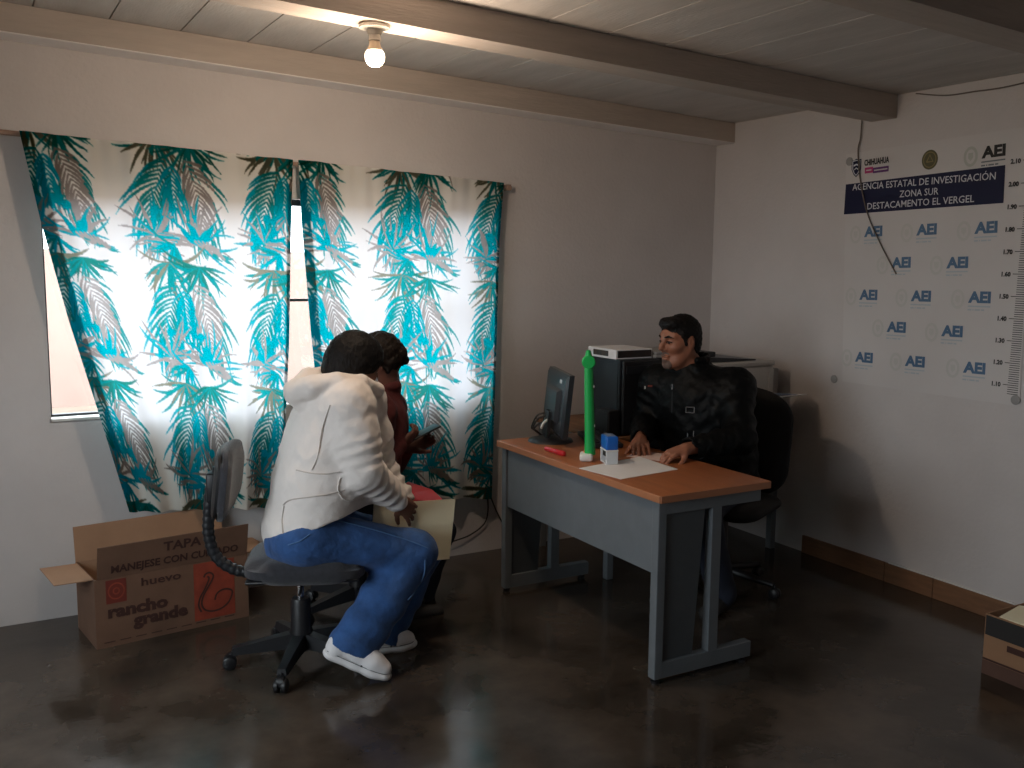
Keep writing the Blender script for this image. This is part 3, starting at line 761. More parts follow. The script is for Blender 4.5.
# ================================================================== DESK
DX0, DX1, DY0, DY1, DZ = -1.8695, -1.303, -1.894, -0.603, 0.7637
desk = thing('desk', ((DX0+DX1)/2, (DY0+DY1)/2, 0), 'grey metal office desk with orange wood top in front of the man', 'desk')
MB().bx(DX0+0.003, DX1, DY0, DY1, DZ-0.030, DZ, 0.006, 3).build('desktop', M['laminate'], desk, 40)
e_ = MB().bx(DX0-0.001, DX0+0.004, DY0+0.004, DY1-0.004, DZ-0.0295, DZ-0.001, 0.002).bx(DX0+0.004, DX1-0.004, DY0-0.0015, DY0+0.003, DZ-0.0295, DZ-0.001, 0.001)
e_.build('edge_band', M['laminate_edge'], desk)
MB().bx(-1.842, -1.832, DY0+0.075, DY1-0.06, 0.44, DZ-0.031, 0.002).build('modesty_panel', M['grey_metal'], desk)
for (ya, s) in ((DY0+0.028, 1), (DY1-0.068, -1)):
    yb = ya+0.042
    f = MB()
    f.bx(-1.852, -1.812, ya, yb, 0.022, DZ-0.031, 0.004)              # front post
    f.bx(-1.583, -1.535, ya+0.0015, yb-0.0015, 0.07, DZ-0.07, 0.002)                 # rear post
    f.bx(-1.816, -1.352, ya+0.001, yb-0.001, 0.022, 0.088, 0.003)                  # foot bar
    f.bx(-1.816, -1.330, ya+0.001, yb-0.001, DZ-0.085, DZ-0.031, 0.003)            # arm under the top
    lg_ = f.build('leg_frame', M['grey_metal'], desk)
    p_ = MB().prism([(-1.812, ya+0.014, 0.088), (-1.655, ya+0.014, 0.088), (-1.612, ya+0.014, DZ-0.085), (-1.812, ya+0.014, DZ-0.085)], (0, 0.012, 0))
    p_.build('side_sheet', M['grey_metal2'], lg_)
    for xx in (-1.832, -1.385):
        MB().lathe([(0.018, 0.0), (0.018, 0.012), (0.008, 0.014), (0.008, 0.024)], (xx, (ya+yb)/2, 0.0), n=16).build('leveler_foot', M['black_plastic'], lg_, True)

# ------------------------------------------------------------------ things on the desk
Zt = DZ+0.0005
def sheet(name, pts, m, label, cat, t=0.0008, group=None):
    c = np.mean([p for p in pts], 0)
    return MB().prism([(p[0], p[1], Zt) for p in pts], (0, 0, t)).solo(name, m, (c[0], c[1], Zt), label, cat, group)
q = [at(579, 468.5, z=Zt), at(621, 479.5, z=Zt), at(678, 469.5, z=Zt), at(640, 457, z=Zt)]
sheet('paper_sheet', q, M['paper'], 'white sheets of paper lying under the blue stamp on the desk', 'paper', 0.0015)
q = [at(626, 456.5, z=Zt), at(659, 461, z=Zt), at(672, 455, z=Zt), at(640, 450.5, z=Zt)]
sheet('paper_slip', q, M['paper_pink'], 'small pinkish paper under the seated man\'s hands', 'paper', 0.0008)
# self-inking stamp
sx = at(609, 463, z=Zt); st_ = thing('self_inking_stamp', (sx[0], sx[1], Zt+0.0015), 'blue and white self-inking stamp standing on white paper', 'stamp')
R_ = Matrix.Rotation(math.radians(-17), 3, 'Z'); zb = Zt+0.0015
def loc(o, dx, dy, dz): return Vector(o)+R_ @ Vector((dx, dy, dz))
o_ = (sx[0], sx[1], zb)
def loc2(o, dx, dy, dz): return loc(o, dx*1.15, dy*1.15, dz*1.2)
MB().box(loc2(o_, 0, 0, 0.077), (0.055, 0.085, 0.060), R_, 0.007, 3).build('cap', M['blue_plastic'], st_, True)
MB().box(loc2(o_, 0, 0, 0.100), (0.039, 0.064, 0.0095), R_, 0.003).build('index_window', M['blue_paper'], st_)
MB().box(loc2(o_, 0, 0, 0.0505), (0.0575, 0.087, 0.006), R_, 0.002).build('white_band', M['white_plastic'], st_)
f = MB()
for sy in (-1, 1): f.box(loc2(o_, 0, sy*0.033, 0.024), (0.055, 0.010, 0.057), R_, 0.003)
f.box(loc2(o_, 0, 0, 0.003), (0.055, 0.085, 0.007), R_, 0.002); f.box(loc2(o_, 0.02, 0, 0.024), (0.007, 0.076, 0.055), R_, 0.002)
f.build('frame', M['clear_plastic'], st_)
MB().box(loc2(o_, -0.002, 0, 0.034), (0.034, 0.064, 0.024), R_, 0.003).build('ink_pad', M['ink_black'], st_)
# green upright stand
g0 = at(590, 460, z=Zt); gx, gy = g0[0], g0[1]
gs = thing('desk_stand', (gx, gy, Zt), 'tall bright green upright stick with rounded head on a small white foot', 'stand')
top = at(588.5, 350, y=gy); mid = at(588.5, 362, y=gy)
lean = (top-np.array([gx, gy, Zt])); lean = lean/lean[2]
def gp(h): return np.array([gx, gy, Zt])+lean*h
vx = Vector((0.6, 0.8, 0)).normalized()
b = MB().tube([gp(0.025), gp(0.10), gp(0.25), gp(0.40), gp(mid[2]-Zt)], [0.026, 0.0235, 0.022, 0.0205, 0.020], 14, flat=0.85)
b.build('stem', M['green_plastic'], gs, True)
b = MB(); hz = mid[2]-Zt
b.lathe([(0.0, -0.018), (0.026, -0.018), (0.030, -0.013), (0.030, 0.013), (0.026, 0.018), (0.0, 0.018)], tuple(gp(hz)), axis=(0.54, 0.84, 0), n=24)
b.tube([gp(hz+0.02), gp(hz+0.04), gp(hz+0.052)], [0.016, 0.013, 0.009], 12)
b.build('head', M['green_plastic'], gs, True)
b = MB().tube([gp(0.45)+np.array([0.010, -0.008, 0]), gp(0.03)+np.array([0.013, -0.011, 0])], 0.004, 8); b.build('ridge', M['green_plastic'], gs, True)
for hh in (0.155, 0.33):
    c = gp(hh)+np.array([0.017, -0.012, 0]); MB().lathe([(0.0, -0.004), (0.006, -0.003), (0.006, 0.003), (0.0, 0.004)], tuple(c), axis=(0.8, -0.6, 0), n=12).build('stud', M['white_plastic'], gs, True)
MB().box((gx-0.016, gy+0.006, Zt+0.0165), (0.058, 0.088, 0.033), Matrix.Rotation(math.radians(-35), 3, 'Z'), 0.011, 3).build('foot', M['white_plastic'], gs, True)
MB().tube([at(583, 456, y=gy+0.02), at(590, 440, y=gy+0.02)], 0.006, 8).build('strut', M['orange_plastic'], gs, True)
# red pen / marker
a_, b_ = at(546, 448.5, z=Zt+0.011), at(564.5, 454, z=Zt+0.011)
pn = thing('marker_pen', tuple(a_), 'red marker pen lying beside the monitor foot', 'pen')
d_ = (b_-a_); MB().tube([a_, a_+d_*0.55], 0.0105, 10).build('barrel', M['red_plastic'], pn, True)
MB().tube([a_+d_*0.52, a_+d_*0.97, b_], [0.0125, 0.0125, 0.008], 10).build('cap', M['red_plastic'], pn, True)
# monitor, seen from behind
mc = np.array([-1.600, -0.750]); w_ = np.array([-0.33, -0.94]); w_ /= np.linalg.norm(w_); n_ = np.array([-w_[1]*-1, w_[0]])  # n_: towards the visitors
n_ = np.array([-0.94, 0.33]); n_ /= np.linalg.norm(n_)
mon = thing('monitor', (mc[0], mc[1], Zt), 'black computer monitor seen from behind at the far end of the desk', 'monitor')
def mp(a, d, z, tl=0.10): return (mc[0]+w_[0]*a+n_[0]*(d-(z-1.0)*tl), mc[1]+w_[1]*a+n_[1]*(d-(z-1.0)*tl), z)
def slab(a0, a1, z0, z1, d0, d1, inset=0.0):
    """box in the monitor's own frame, optionally smaller at its outer side"""
    i = inset
    vs = [mp(a0, d0, z0), mp(a1, d0, z0), mp(a1, d0, z1), mp(a0, d0, z1), mp(a0+i, d1, z0+i), mp(a1-i, d1, z0+i), mp(a1-i, d1, z1-i), mp(a0+i, d1, z1-i)]
    return vs, [(3, 2, 1, 0), (4, 5, 6, 7), (0, 1, 5, 4), (1, 2, 6, 5), (2, 3, 7, 6), (3, 0, 4, 7)]
ztop, zbot = 1.108, 0.805
MB().add(*slab(-0.215, 0.215, zbot, ztop, -0.012, 0.012)).add(*slab(-0.215, 0.215, zbot, ztop, 0.012, 0.024, 0.02)).build('casing', M['monitor_back'], mon)
MB().add(*slab(-0.205, 0.205, zbot+0.015, ztop-0.010, -0.0135, -0.0115)).build('screen', M['screen'], mon)
MB().add(*slab(-0.13, 0.13, zbot+0.06, ztop-0.075, 0.022, 0.042, 0.015)).build('rear_cover', M['monitor_back'], mon)
MB().add(*slab(0.085, 0.125, ztop-0.047, ztop-0.030, 0.0235, 0.0255)).build('logo_mark', M['white_print'], mon)
MB().add(*slab(-0.04, 0.04, Zt+0.015, zbot+0.11, 0.035, 0.052)).build('neck', M['dark_plastic'], mon)
b = MB(); c = mp(0, 0.0, Zt)
b.lathe([(0.0, 0.022), (0.060, 0.020), (0.105, 0.010), (0.112, 0.0), (0.0, 0.0)], (c[0]-0.02, c[1], Zt), n=32); b.build('base', M['black_plastic'], mon, True)
for k, (dx, dz) in enumerate(((0.0, 0.0), (0.03, -0.02), (-0.03, 0.01))):
    q = [mp(-0.02+dx, 0.045, 0.885+dz), mp(-0.03+dx, 0.085, 0.87+dz), mp(-0.06+dx, 0.10, 0.82), mp(-0.10+dx, 0.08, Zt+0.035), mp(-0.15+dx*2, 0.04, Zt+0.008)]
    MB().tube(smooth_path(q), 0.0045, 8).build('cable', M['wire'], mon, True)
MB().tube(smooth_path([mp(0.02, 0.05, 0.87), mp(0.03, 0.07, 0.855), mp(0.02, 0.075, 0.83)]), 0.007, 8).build('cable_plug', M['white_plastic'], mon, True)
# keyboard, dark, between monitor and man
kb = thing('keyboard', (-1.44, -0.87, Zt), 'black keyboard lying between the monitor and the man', 'keyboard')
K_ = Matrix.Rotation(math.radians(-20), 3, 'Z')
MB().box((-1.44, -0.87, Zt+0.012), (0.14, 0.36, 0.022), K_, 0.006).build('body', M['black_plastic'], kb)
b = MB()
for i in range(5):
    for j in range(13):
        p_ = Vector((-1.44, -0.87, Zt+0.026))+K_ @ Vector((-0.05+i*0.024, -0.148+j*0.0245, 0)); b.box(p_, (0.019, 0.019, 0.007), K_, 0.002, 1)
b.build('keys', M['dark_plastic'], kb)

# ================================================================== TABLE BEHIND, TOWER, BOX, PRINTER
tb = thing('side_table', (-0.7, -0.38, 0), 'brown side table against the back wall carrying the computer tower and printer', 'table')
MB().bx(-1.296, -0.06, -0.752, -0.02, 0.722, 0.748, 0.005).build('tabletop', M['skirting'], tb, 40)
for (xx, yy) in ((-1.268, -0.725), (-0.115, -0.715), (-1.268, -0.06), (-0.115, -0.06)):
    MB().bx(xx-0.02, xx+0.02, yy-0.02, yy+0.02, 0.0, 0.722, 0.004).build('leg', M['grey_metal'], tb)
MB().bx(-1.26, -0.135, -0.725, -0.705, 0.66, 0.722).bx(-0.125, -0.105, -0.695, -0.08, 0.62, 0.722).build('apron', M['grey_metal2'], tb)
MB().bx(-1.26, -0.135, -0.73, -0.70, 0.20, 0.235, 0.004).build('stretcher', M['grey_metal'], tb)
tw = thing('computer_tower', (-1.1, -0.64, 0.748), 'dark computer tower standing on the side table behind the green stick', 'computer')
q0, q1 = -0.425, -0.715
MB().bx(-1.215, -0.96, q1, q0, 0.7485, 1.140, 0.006).build('case', M['tower'], tw)
MB().bx(-1.2175, -1.2145, q1+0.015, q0-0.012, 0.765, 1.125, 0.001).build('side_cover', M['tower'], tw)
f = MB().bx(-1.205, -0.97, q1-0.022, q1-0.001, 0.755, 1.135, 0.006); fp = f.build('front_cover', M['black_plastic'], tw)
b = MB().bx(-1.19, -0.985, q1-0.026, q1-0.021, 1.07, 1.11, 0.001); b.build('drive_bay', M['dark_plastic'], fp)
b = MB().lathe([(0.0, 0.004), (0.010, 0.004), (0.010, 0.0), (0.0, 0.0)], (-1.09, q1-0.022, 0.98), axis=(0, -1, 0), n=16); b.build('power_button', M['chrome'], fp, True)
sp_ = thing('desk_speaker', (-1.27, -0.80, 0.748), 'small black box leaning in front of the dark computer tower', 'speaker')
MB().bx(-1.290, -1.222, -0.735, -0.61, 0.7485, 0.885, 0.006).build('cabinet', M['black_plastic'], sp_)
MB().bx(-1.2925, -1.289, -0.725, -0.62, 0.76, 0.875, 0.001).build('grille', M['dark_plastic'], sp_)
# white picture box on the tower
cb_ = thing('product_box', (-1.1, -0.56, 1.140), 'flat white box with dark pictures lying on top of the computer tower', 'box')
MB().bx(-1.215, -0.985, -0.680, -0.425, 1.1405, 1.190, 0.002).build('carton', M['paper'], cb_)
MB().bx(-1.2165, -1.2145, -0.610, -0.475, 1.152, 1.180).build('side_picture', mat('box_picture', (0.24, 0.14, 0.08), 0.5, var=0.7, vscale=40, col2=(0.02, 0.02, 0.02)), cb_)
MB().bx(-1.205, -0.99, -0.6815, -0.6795, 1.148, 1.184).build('end_picture', mat('box_end_picture', (0.08, 0.04, 0.03), 0.5, var=0.6, vscale=30, col2=(0.01, 0.01, 0.012)), cb_)
pl = thing('grey_folder_stack', (-0.9, -0.6, 1.140), 'grey flat tray behind the white picture box, beside the man\'s face', 'tray')
MB().bx(-0.975, -0.70, -0.70, -0.42, 1.1405, 1.158, 0.004).bx(-0.965, -0.71, -0.69, -0.43, 1.158, 1.172, 0.004).build('stacked_sheets', M['printer_grey'], pl)
MB().bx(-0.955, -0.70, -0.69, -0.30, 0.7485, 1.1395, 0.006).solo('black_cabinet', M['black_plastic'], (-0.83, -0.6, 0.7485), 'black cabinet beside the computer tower, behind the man\'s shoulder', 'cabinet')
# printer
pr = thing('printer', (-0.36, -0.52, 0.748), 'off-white office printer with dark lid open on the side table', 'printer')
px0, px1, py0, py1 = -0.66, -0.165, -0.735, -0.30
MB().bx(px0, px1, py0, py1, 0.7485, 1.070, 0.012, 3).build('body', M['printer_white'], pr, 40)
MB().bx(px0-0.004, px1+0.004, py0-0.006, py1+0.004, 1.0705, 1.100, 0.008, 3).build('scanner_bed', M['printer_white'], pr, 40)
MB().prism([(px0+0.02, py0+0.02, 1.104), (px1-0.12, py0+0.02, 1.102), (px1-0.12, py0+0.02, 1.108), (px0+0.02, py0+0.02, 1.132)], (0, 0.36, 0)).build('lid', M['dark_plastic'], pr)
MB().bx(px0-0.002, px0+0.10, py0+0.04, py0+0.22, 1.13, 1.158, 0.006).build('control_panel', M['black_plastic'], pr)
MB().bx(px0+0.03, px1-0.045, py0-0.003, py0+0.01, 0.93, 0.934).bx(px0+0.03, px1-0.045, py0-0.003, py0+0.01, 0.86, 0.864).build('drawer_lines', M['printer_grey'], pr)
MB().bx(px1-0.04, px1-0.003, py0-0.004, py0+0.01, 0.80, 1.05, 0.002).build('side_strip', M['printer_white'], pr)
MB().bx(px1+0.001, px1+0.10, py0+0.06, py1-0.02, 0.7485, 1.045, 0.01).build('rear_unit', M['printer_grey'], pr)
MB().bx(px1+0.012, px1+0.050, py0+0.055, py0+0.062, 0.955, 1.025, 0.003).build('vent', M['black_plastic'], pr)
q = [at(762, 397, y=-0.78), at(787, 389.5, y=-0.78), at(812, 390, y=-0.95), at(800, 395.5, y=-0.95)]
zt_ = 0.905
tr = MB()
A_ = [(-0.42, -0.745, 0.905), (-0.15, -0.745, 0.905), (-0.115, -0.90, 0.915), (-0.38, -0.90, 0.915)]
tr.prism(A_, (0, 0, 0.006)); tr.build('paper_tray', M['printer_grey'], pr)
A2 = [(-0.395, -0.75, 0.9120), (-0.165, -0.75, 0.9120), (-0.115, -0.94, 0.9245), (-0.345, -0.94, 0.9245)]
MB().prism(A2, (0, 0, 0.004)).solo('paper_stack', M['paper'], (-0.25, -0.88, 0.914), 'white papers lying on the printer tray near the right wall', 'paper')
A3 = [(-0.345, -0.77, 0.9185), (-0.205, -0.77, 0.9185), (-0.165, -0.92, 0.9285), (-0.30, -0.92, 0.9285)]
MB().prism(A3, (0, 0, 0.002)).solo('printed_leaflet', M['blue_paper'], (-0.25, -0.88, 0.928), 'dark blue leaflet on top of the papers on the printer tray', 'leaflet')

# ================================================================== CARDBOARD EGG BOX
F0 = at(97, 650, z=0); F1 = at(249, 616, z=0)
ax = (F1-F0); Lb = np.linalg.norm(ax); ax /= Lb; ay = np.array([-ax[1], ax[0], 0])   # ay: towards the wall
Db, Hb = 0.31, 0.30
eb = thing('cardboard_box', tuple(F0+ax*Lb/2+ay*Db/2), 'large open brown cardboard egg box with printed swan, by the window wall', 'box')
def bp_(a, d, z): return F0+ax*a+ay*d+np.array([0, 0, z])
t_ = 0.005
def wallp(a0, a1, d0, d1, z0, z1): return MB().prism([bp_(a0, d0, z0), bp_(a1, d0, z0), bp_(a1, d1, z0), bp_(a0, d1, z0)], (0, 0, z1-z0))
wallp(0, Lb, 0, t_, 0.0, Hb).build('front_panel', M['cardboard'], eb)
wallp(0, Lb, Db-t_, Db, 0.0, Hb).build('back_panel', M['cardboard_in'], eb)
wallp(0, t_, t_, Db-t_, 0.0, Hb).build('side_panel', M['cardboard'], eb)
wallp(Lb-t_, Lb, t_, Db-t_, 0.0, Hb).build('side_panel', M['cardboard'], eb)
wallp(t_, Lb-t_, t_, Db-t_, 0.001, 0.006).build('bottom_panel', M['cardboard_in'], eb)
def flap(p0, p1, out, m): 
    n = np.cross(np.array(p1)-np.array(p0), out); n /= np.linalg.norm(n)
    return MB().prism([p0, p1, np.array(p1)+out, np.array(p0)+out], n*0.004).build('flap', m, eb)
fu = np.array([0, 0, 1.0])
ff = -ay*0.030+fu*0.145                                    # front flap stands nearly upright
flap(bp_(0.012, 0.002, Hb), bp_(Lb-0.004, 0.002, Hb), ff, M['cardboard'])
flap(bp_(0, Db-0.003, Hb), bp_(Lb, Db-0.003, Hb), ay*0.02+fu*0.155, M['cardboard_in'])
flap(bp_(0.002, Db-0.02, Hb), bp_(0.002, 0.02, Hb), -ax*0.150+fu*0.005-ay*0.0, M['cardboard_in'])
flap(bp_(Lb-0.002, 0.02, Hb), bp_(Lb-0.002, Db-0.02, Hb), ax*0.145-fu*0.02, M['cardboard_in'])
def ffn(off=0.0012): return lambda a, z: bp_(a, -off, z)
b = MB(); flat_poly(b, ffn(), [(0.415, 0.030), (0.600, 0.030), (0.600, 0.292), (0.415, 0.292)] if Lb > 0.62 else [(0.62*Lb, 0.03), (0.90*Lb, 0.03), (0.90*Lb, 0.292), (0.62*Lb, 0.292)])
b.build('red_print_panel', M['ink_red'], eb, fix=False)
s0 = 0.76*Lb
b = MB()
sw = [(s0-0.045, 0.225), (s0-0.038, 0.238), (s0-0.022, 0.243), (s0-0.008, 0.236), (s0-0.002, 0.222), (s0-0.012, 0.200), (s0-0.032, 0.170), (s0-0.050, 0.140), (s0-0.058, 0.105), (s0-0.044, 0.075), (s0-0.010, 0.062), (s0+0.030, 0.066), (s0+0.062, 0.086), (s0+0.078, 0.112), (s0+0.082, 0.138), (s0+0.058, 0.152), (s0+0.030, 0.150), (s0+0.010, 0.136), (s0+0.002, 0.112)]
P2 = [tuple(p[:2]) for p in smooth_path([(*p, 0) for p in sw], 4)]
stroke(b, ffn(0.0022), P2, 0.008)
sw2 = [(s0-0.030, 0.226), (s0-0.022, 0.218), (s0-0.030, 0.195), (s0-0.046, 0.165), (s0-0.064, 0.135), (s0-0.072, 0.100), (s0-0.060, 0.068)]
stroke(b, ffn(0.0022), [tuple(p[:2]) for p in smooth_path([(*p, 0) for p in sw2], 4)], 0.008)
b.build('swan_outline', M['ink_brown'], eb, fix=False)
b = MB(); k0 = 0.045; flat_poly(b, ffn(), [(k0, 0.188), (k0+0.083, 0.188), (k0+0.083, 0.262), (k0+0.083, 0.290), (k0, 0.290)])
b.build('rosette_panel', M['ink_dred'], eb, fix=False)
b = MB(); stroke(b, ffn(0.002), arc(k0+0.042, 0.240, 0.032, 0.034, 0, 2*math.pi, 24), 0.006); stroke(b, ffn(0.002), arc(k0+0.042, 0.240, 0.012, 0.013, 0, 2*math.pi, 16), 0.006)
b.build('rosette_rings', M['ink_red'], eb, fix=False)
b = MB(); fn = ffn(0.0016)
for wd_, a_, z_, w__, h__, bo_ in (('huevo', 0.19, 0.240, 0.17, 0.036, 0.02), ('rancho', 0.050, 0.128, 0.250, 0.052, 0.05), ('grande', 0.150, 0.072, 0.235, 0.052, 0.05)):
    b = MB(); put_text(b, wd_, fn, a_, z_, w=w__, h=h__, bold=bo_); b.build('box_lettering', M['ink_brown'], eb, fix=False)
fl = lambda a, h_: bp_(0.012+a, 0.002, Hb)+ff/np.linalg.norm(ff)*h_-np.cross(ax, ff/np.linalg.norm(ff))*(-0.0)+(-ay)*0.0055
b = MB(); put_text(b, 'TAPA', fl, 0.27, 0.085, w=0.165, h=0.042, bold=0.03); b.build('flap_lettering', M['ink_brown'], eb, fix=False)
b = MB()
put_text(b, 'MANEJESE CON CUIDADO', fl, 0.055, 0.022, w=0.55, h=0.034, bold=0.03); b.build('flap_lettering', M['ink_brown'], eb, fix=False)
b = MB()
for i in range(9): flat_poly(b, ffn(), [(0.03+i*0.065, 0.020), (0.03+i*0.065+0.045, 0.020), (0.03+i*0.065+0.045, 0.024), (0.03+i*0.065, 0.024)])
b.build('small_print_line', M['ink_brown'], eb, fix=False)

# second carton at the right edge of the picture, papers in it
G0 = at(986, 667, x=-0.42)
g0 = at(988.5, 703, z=0)
rb = thing('paper_carton', (-0.45, -2.75, 0), 'brown carton full of papers and a black binder at the right wall', 'box')
xA, yA = -0.60, -2.395
zr = 0.25
w5 = 0.30; l5 = 0.42
MB().bx(xA, xA+0.006, yA-l5, yA, 0.0, zr).build('side_panel', M['carton'], rb)
MB().bx(xA+w5-0.006, xA+w5, yA-l5, yA, 0.0, zr).build('side_panel', M['carton'], rb)
MB().bx(xA+0.006, xA+w5-0.006, yA-0.006, yA, 0.0, zr).build('end_panel', M['carton'], rb)
MB().bx(xA+0.006, xA+w5-0.006, yA-l5, yA-l5+0.006, 0.0, zr).build('end_panel', M['carton'], rb)
MB().bx(xA+0.006, xA+w5-0.006, yA-l5+0.006, yA-0.006, 0.001, 0.007).build('bottom_panel', M['cardboard_in'], rb)
MB().bx(xA-0.002, xA-0.0005, yA-l5, yA-0.004, zr-0.085, zr-0.005).build('black_label', M['ink_black'], rb)
MB().bx(xA-0.002, xA-0.0005, yA-l5, yA, 0.06, 0.068).bx(xA-0.002, xA-0.0005, yA-0.25, yA-0.10, 0.125, 0.15).build('carton_print', M['ink_brown'], rb)
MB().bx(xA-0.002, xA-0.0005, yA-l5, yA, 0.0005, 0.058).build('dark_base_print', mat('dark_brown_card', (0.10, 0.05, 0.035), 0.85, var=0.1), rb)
b = MB()
for i, (dz, dx, dy) in enumerate(((0.0, 0, 0), (0.006, 0.006, -0.01), (0.013, -0.008, 0.004), (0.020, 0.004, -0.02))):
    b.box((xA+0.15+dx, yA-0.20+dy, zr-0.035+dz+0.0), (0.25, 0.36, 0.005), Matrix.Rotation(0.03*(i-1), 3, 'Z'))
b.bx(xA+0.02, xA+0.28, yA-0.40, yA-0.015, 0.02, zr-0.04)
b.solo('document_stack', M['paper'], (xA+0.15, yA-0.2, 0.02), 'stack of white papers filling the carton at the right wall', 'paper')
cr = MB(); cr.quadbox((xA+0.01, yA-0.05, zr-0.004), (xA+0.20, yA-0.012, zr-0.002), (xA+0.27, yA-0.32, zr+0.035), (xA-0.01, yA-0.35, zr+0.012), (0, 0, 0.004))
cr.solo('manila_folder', M['manila'], (xA+0.13, yA-0.2, zr), 'pale card folder lying on the papers in the carton', 'folder')
MB().quadbox((xA+0.10, yA-0.10, zr+0.010), (xA+0.22, yA-0.08, zr+0.014), (xA+0.25, yA-0.34, zr+0.045), (xA+0.12, yA-0.36, zr+0.032), (0, 0, 0.012)).solo('black_notebook', M['ink_black'], (xA+0.17, yA-0.2, zr), 'black notebook on top of the carton at the right wall', 'notebook')

# power cable on the wall by the curtain
q = [at(487, 492, y=-0.02), at(488, 510, y=-0.02), at(484, 524, y=-0.02), at(470, 535, y=-0.02), at(454, 541, y=-0.03), at(440, 545, y=-0.03)]
MB().tube(smooth_path(q), 0.004, 6).solo('power_cable', M['wire'], tuple(q[2]), 'black cable looping down the wall below the right curtain', 'cable', smooth=True)
q = [at(489, 492, y=-0.02), at(495, 508, y=-0.02), at(503, 524, y=-0.02), at(512, 541, y=-0.02), at(520, 545, y=-0.03)]
MB().tube(smooth_path(q), 0.004, 6).solo('power_cable', M['wire'], tuple(q[2]), 'black cable running down the wall behind the desk leg', 'cable', smooth=True)
q = [at(571, 413, y=-0.62), at(580, 409, y=-0.60), at(591, 405, y=-0.5)]

# ================================================================== SWIVEL CHAIRS
def make_chair(cx, cy, a0, label):
    t = thing('swivel_chair', (cx, cy, 0), label, 'chair', 'grey fabric swivel chairs by the window')
    for k in range(5):
        a = a0+math.radians(72*k); d = np.array([math.cos(a), math.sin(a), 0])
        b = MB(); p0 = np.array([cx, cy, 0.115])+d*0.02; p1 = np.array([cx, cy, 0.075])+d*0.27
        nrm = np.array([-d[1], d[0], 0])
        vs = []
        for (p, w, h0, h1) in ((p0, 0.032, -0.042, 0.020), (p0+(p1-p0)*0.5, 0.026, -0.027, 0.018), (p1, 0.020, -0.015, 0.014)):
            vs += [p-nrm*w+np.array([0, 0, h0]), p+nrm*w+np.array([0, 0, h0]), p+nrm*w*0.75+np.array([0, 0, h1]), p-nrm*w*0.75+np.array([0, 0, h1])]
        fs = [(0, 1, 2, 3), (8, 11, 10, 9)]
        for i in (0, 4):
            fs += [(i, i+4, i+5, i+1), (i+1, i+5, i+6, i+2), (i+2, i+6, i+7, i+3), (i+3, i+7, i+4, i)]
        b.add(vs, fs); arm = b.build('base_arm', M['dark_plastic'], t, 40)
        c = p1+np.array([0, 0, -0.047]); c2 = c+nrm*0.0
        w = MB()
        for s in (-1, 1): w.lathe([(0.0, -0.011), (0.020, -0.011), (0.0275, -0.006), (0.0275, 0.006), (0.020, 0.011), (0.0, 0.011)], tuple(c+nrm*0.015*s+d*0.012), axis=tuple(nrm), n=20)
        w.lathe([(0.006, 0.0), (0.006, 0.045), (0, 0.045)], tuple(c), n=10)
        w.lathe([(0.0, -0.013), (0.024, -0.013), (0.024, 0.013), (0.0, 0.013)], tuple(c+d*0.008+np.array([0, 0, 0.012])), axis=tuple(nrm), n=16)
        w.build('caster', M['black_plastic'], arm, True)
    MB().lathe([(0.0, 0.06), (0.042, 0.06), (0.046, 0.09), (0.047, 0.135), (0.042, 0.15), (0.039, 0.265), (0.034, 0.275), (0.0, 0.275)], (cx, cy, 0), n=24).build('column', M['black_plastic'], t, True)
    MB().lathe([(0.0, 0.27), (0.015, 0.27), (0.015, 0.385), (0.0, 0.385)], (cx, cy, 0), n=16).build('gas_lift', M['chrome'], t, True)
    b = MB().bx(cx-0.09, cx+0.10, cy-0.06, cy+0.06, 0.372, 0.402, 0.006).bx(cx-0.03, cx+0.05, cy-0.17, cy-0.06, 0.383, 0.395, 0.003); b.build('seat_plate', M['black_plastic'], t, True)
    MB().tube([(cx+0.02, cy-0.06, 0.385), (cx+0.02, cy-0.21, 0.372), (cx+0.02, cy-0.245, 0.372)], 0.006, 8).build('lift_lever', M['dark_plastic'], t, True)
    # seat cushion
    def cushion(c, ax, ay, az, lx, ly, lz, dish):
        S = 18; vs = []; fs = []
        for side in (1, -1):
            for j in range(S+1):
                for i in range(S+1):
                    u, v = i/S*2-1, j/S*2-1
                    e = (abs(u)**4+abs(v)**4)**0.25
                    r = max(abs(u), abs(v)) or 1
                    k = r/(e or 1)                       # superellipse outline
                    x, y = u*k*lx/2, v*k*ly/2
                    edge = max(0, 1-e**6) if e < 1 else 0
                    z = side*lz/2*(0.30+0.70*edge**0.45)+dish(u*k, v*k)
                    vs.append(np.array(c)+np.array(ax)*x+np.array(ay)*y+np.array(az)*z)
        n = (S+1)**2
        for s in range(2):
            for j in range(S):
                for i in range(S):
                    a = s*n+j*(S+1)+i; q = (a, a+1, a+S+2, a+S+1); fs.append(q if s == 0 else q[::-1])
        ring = [i for i in range(S)]+[i*(S+1)+S for i in range(S)]+[S*(S+1)+S-i for i in range(S)]+[(S-i)*(S+1) for i in range(S)]
        for i in range(len(ring)):
            a, b2 = ring[i], ring[(i+1) % len(ring)]; fs.append((a, a+n, b2+n, b2))
        return vs, fs
    MB().add(*cushion((cx+0.03, cy, 0.430), (1, 0, 0), (0, 1, 0), (0, 0, 1), 0.47, 0.46, 0.105, lambda u, v: 0.008*v*v-0.012*max(0, u)**2)).build('seat', M['chair_fabric'], t, True)
    MB().bx(cx-0.19, cx+0.24, cy-0.20, cy+0.20, 0.398, 0.412, 0.006).build('seat_shell', M['black_plastic'], t, True)
    MB().add(*cushion((cx-0.280, cy, 0.770), (0.12, 0, 0.993), (0, 1, 0), (0.993, 0, -0.12), 0.29, 0.40, 0.062, lambda u, v: 0.022*v*v)).build('backrest', M['chair_fabric'], t, True)
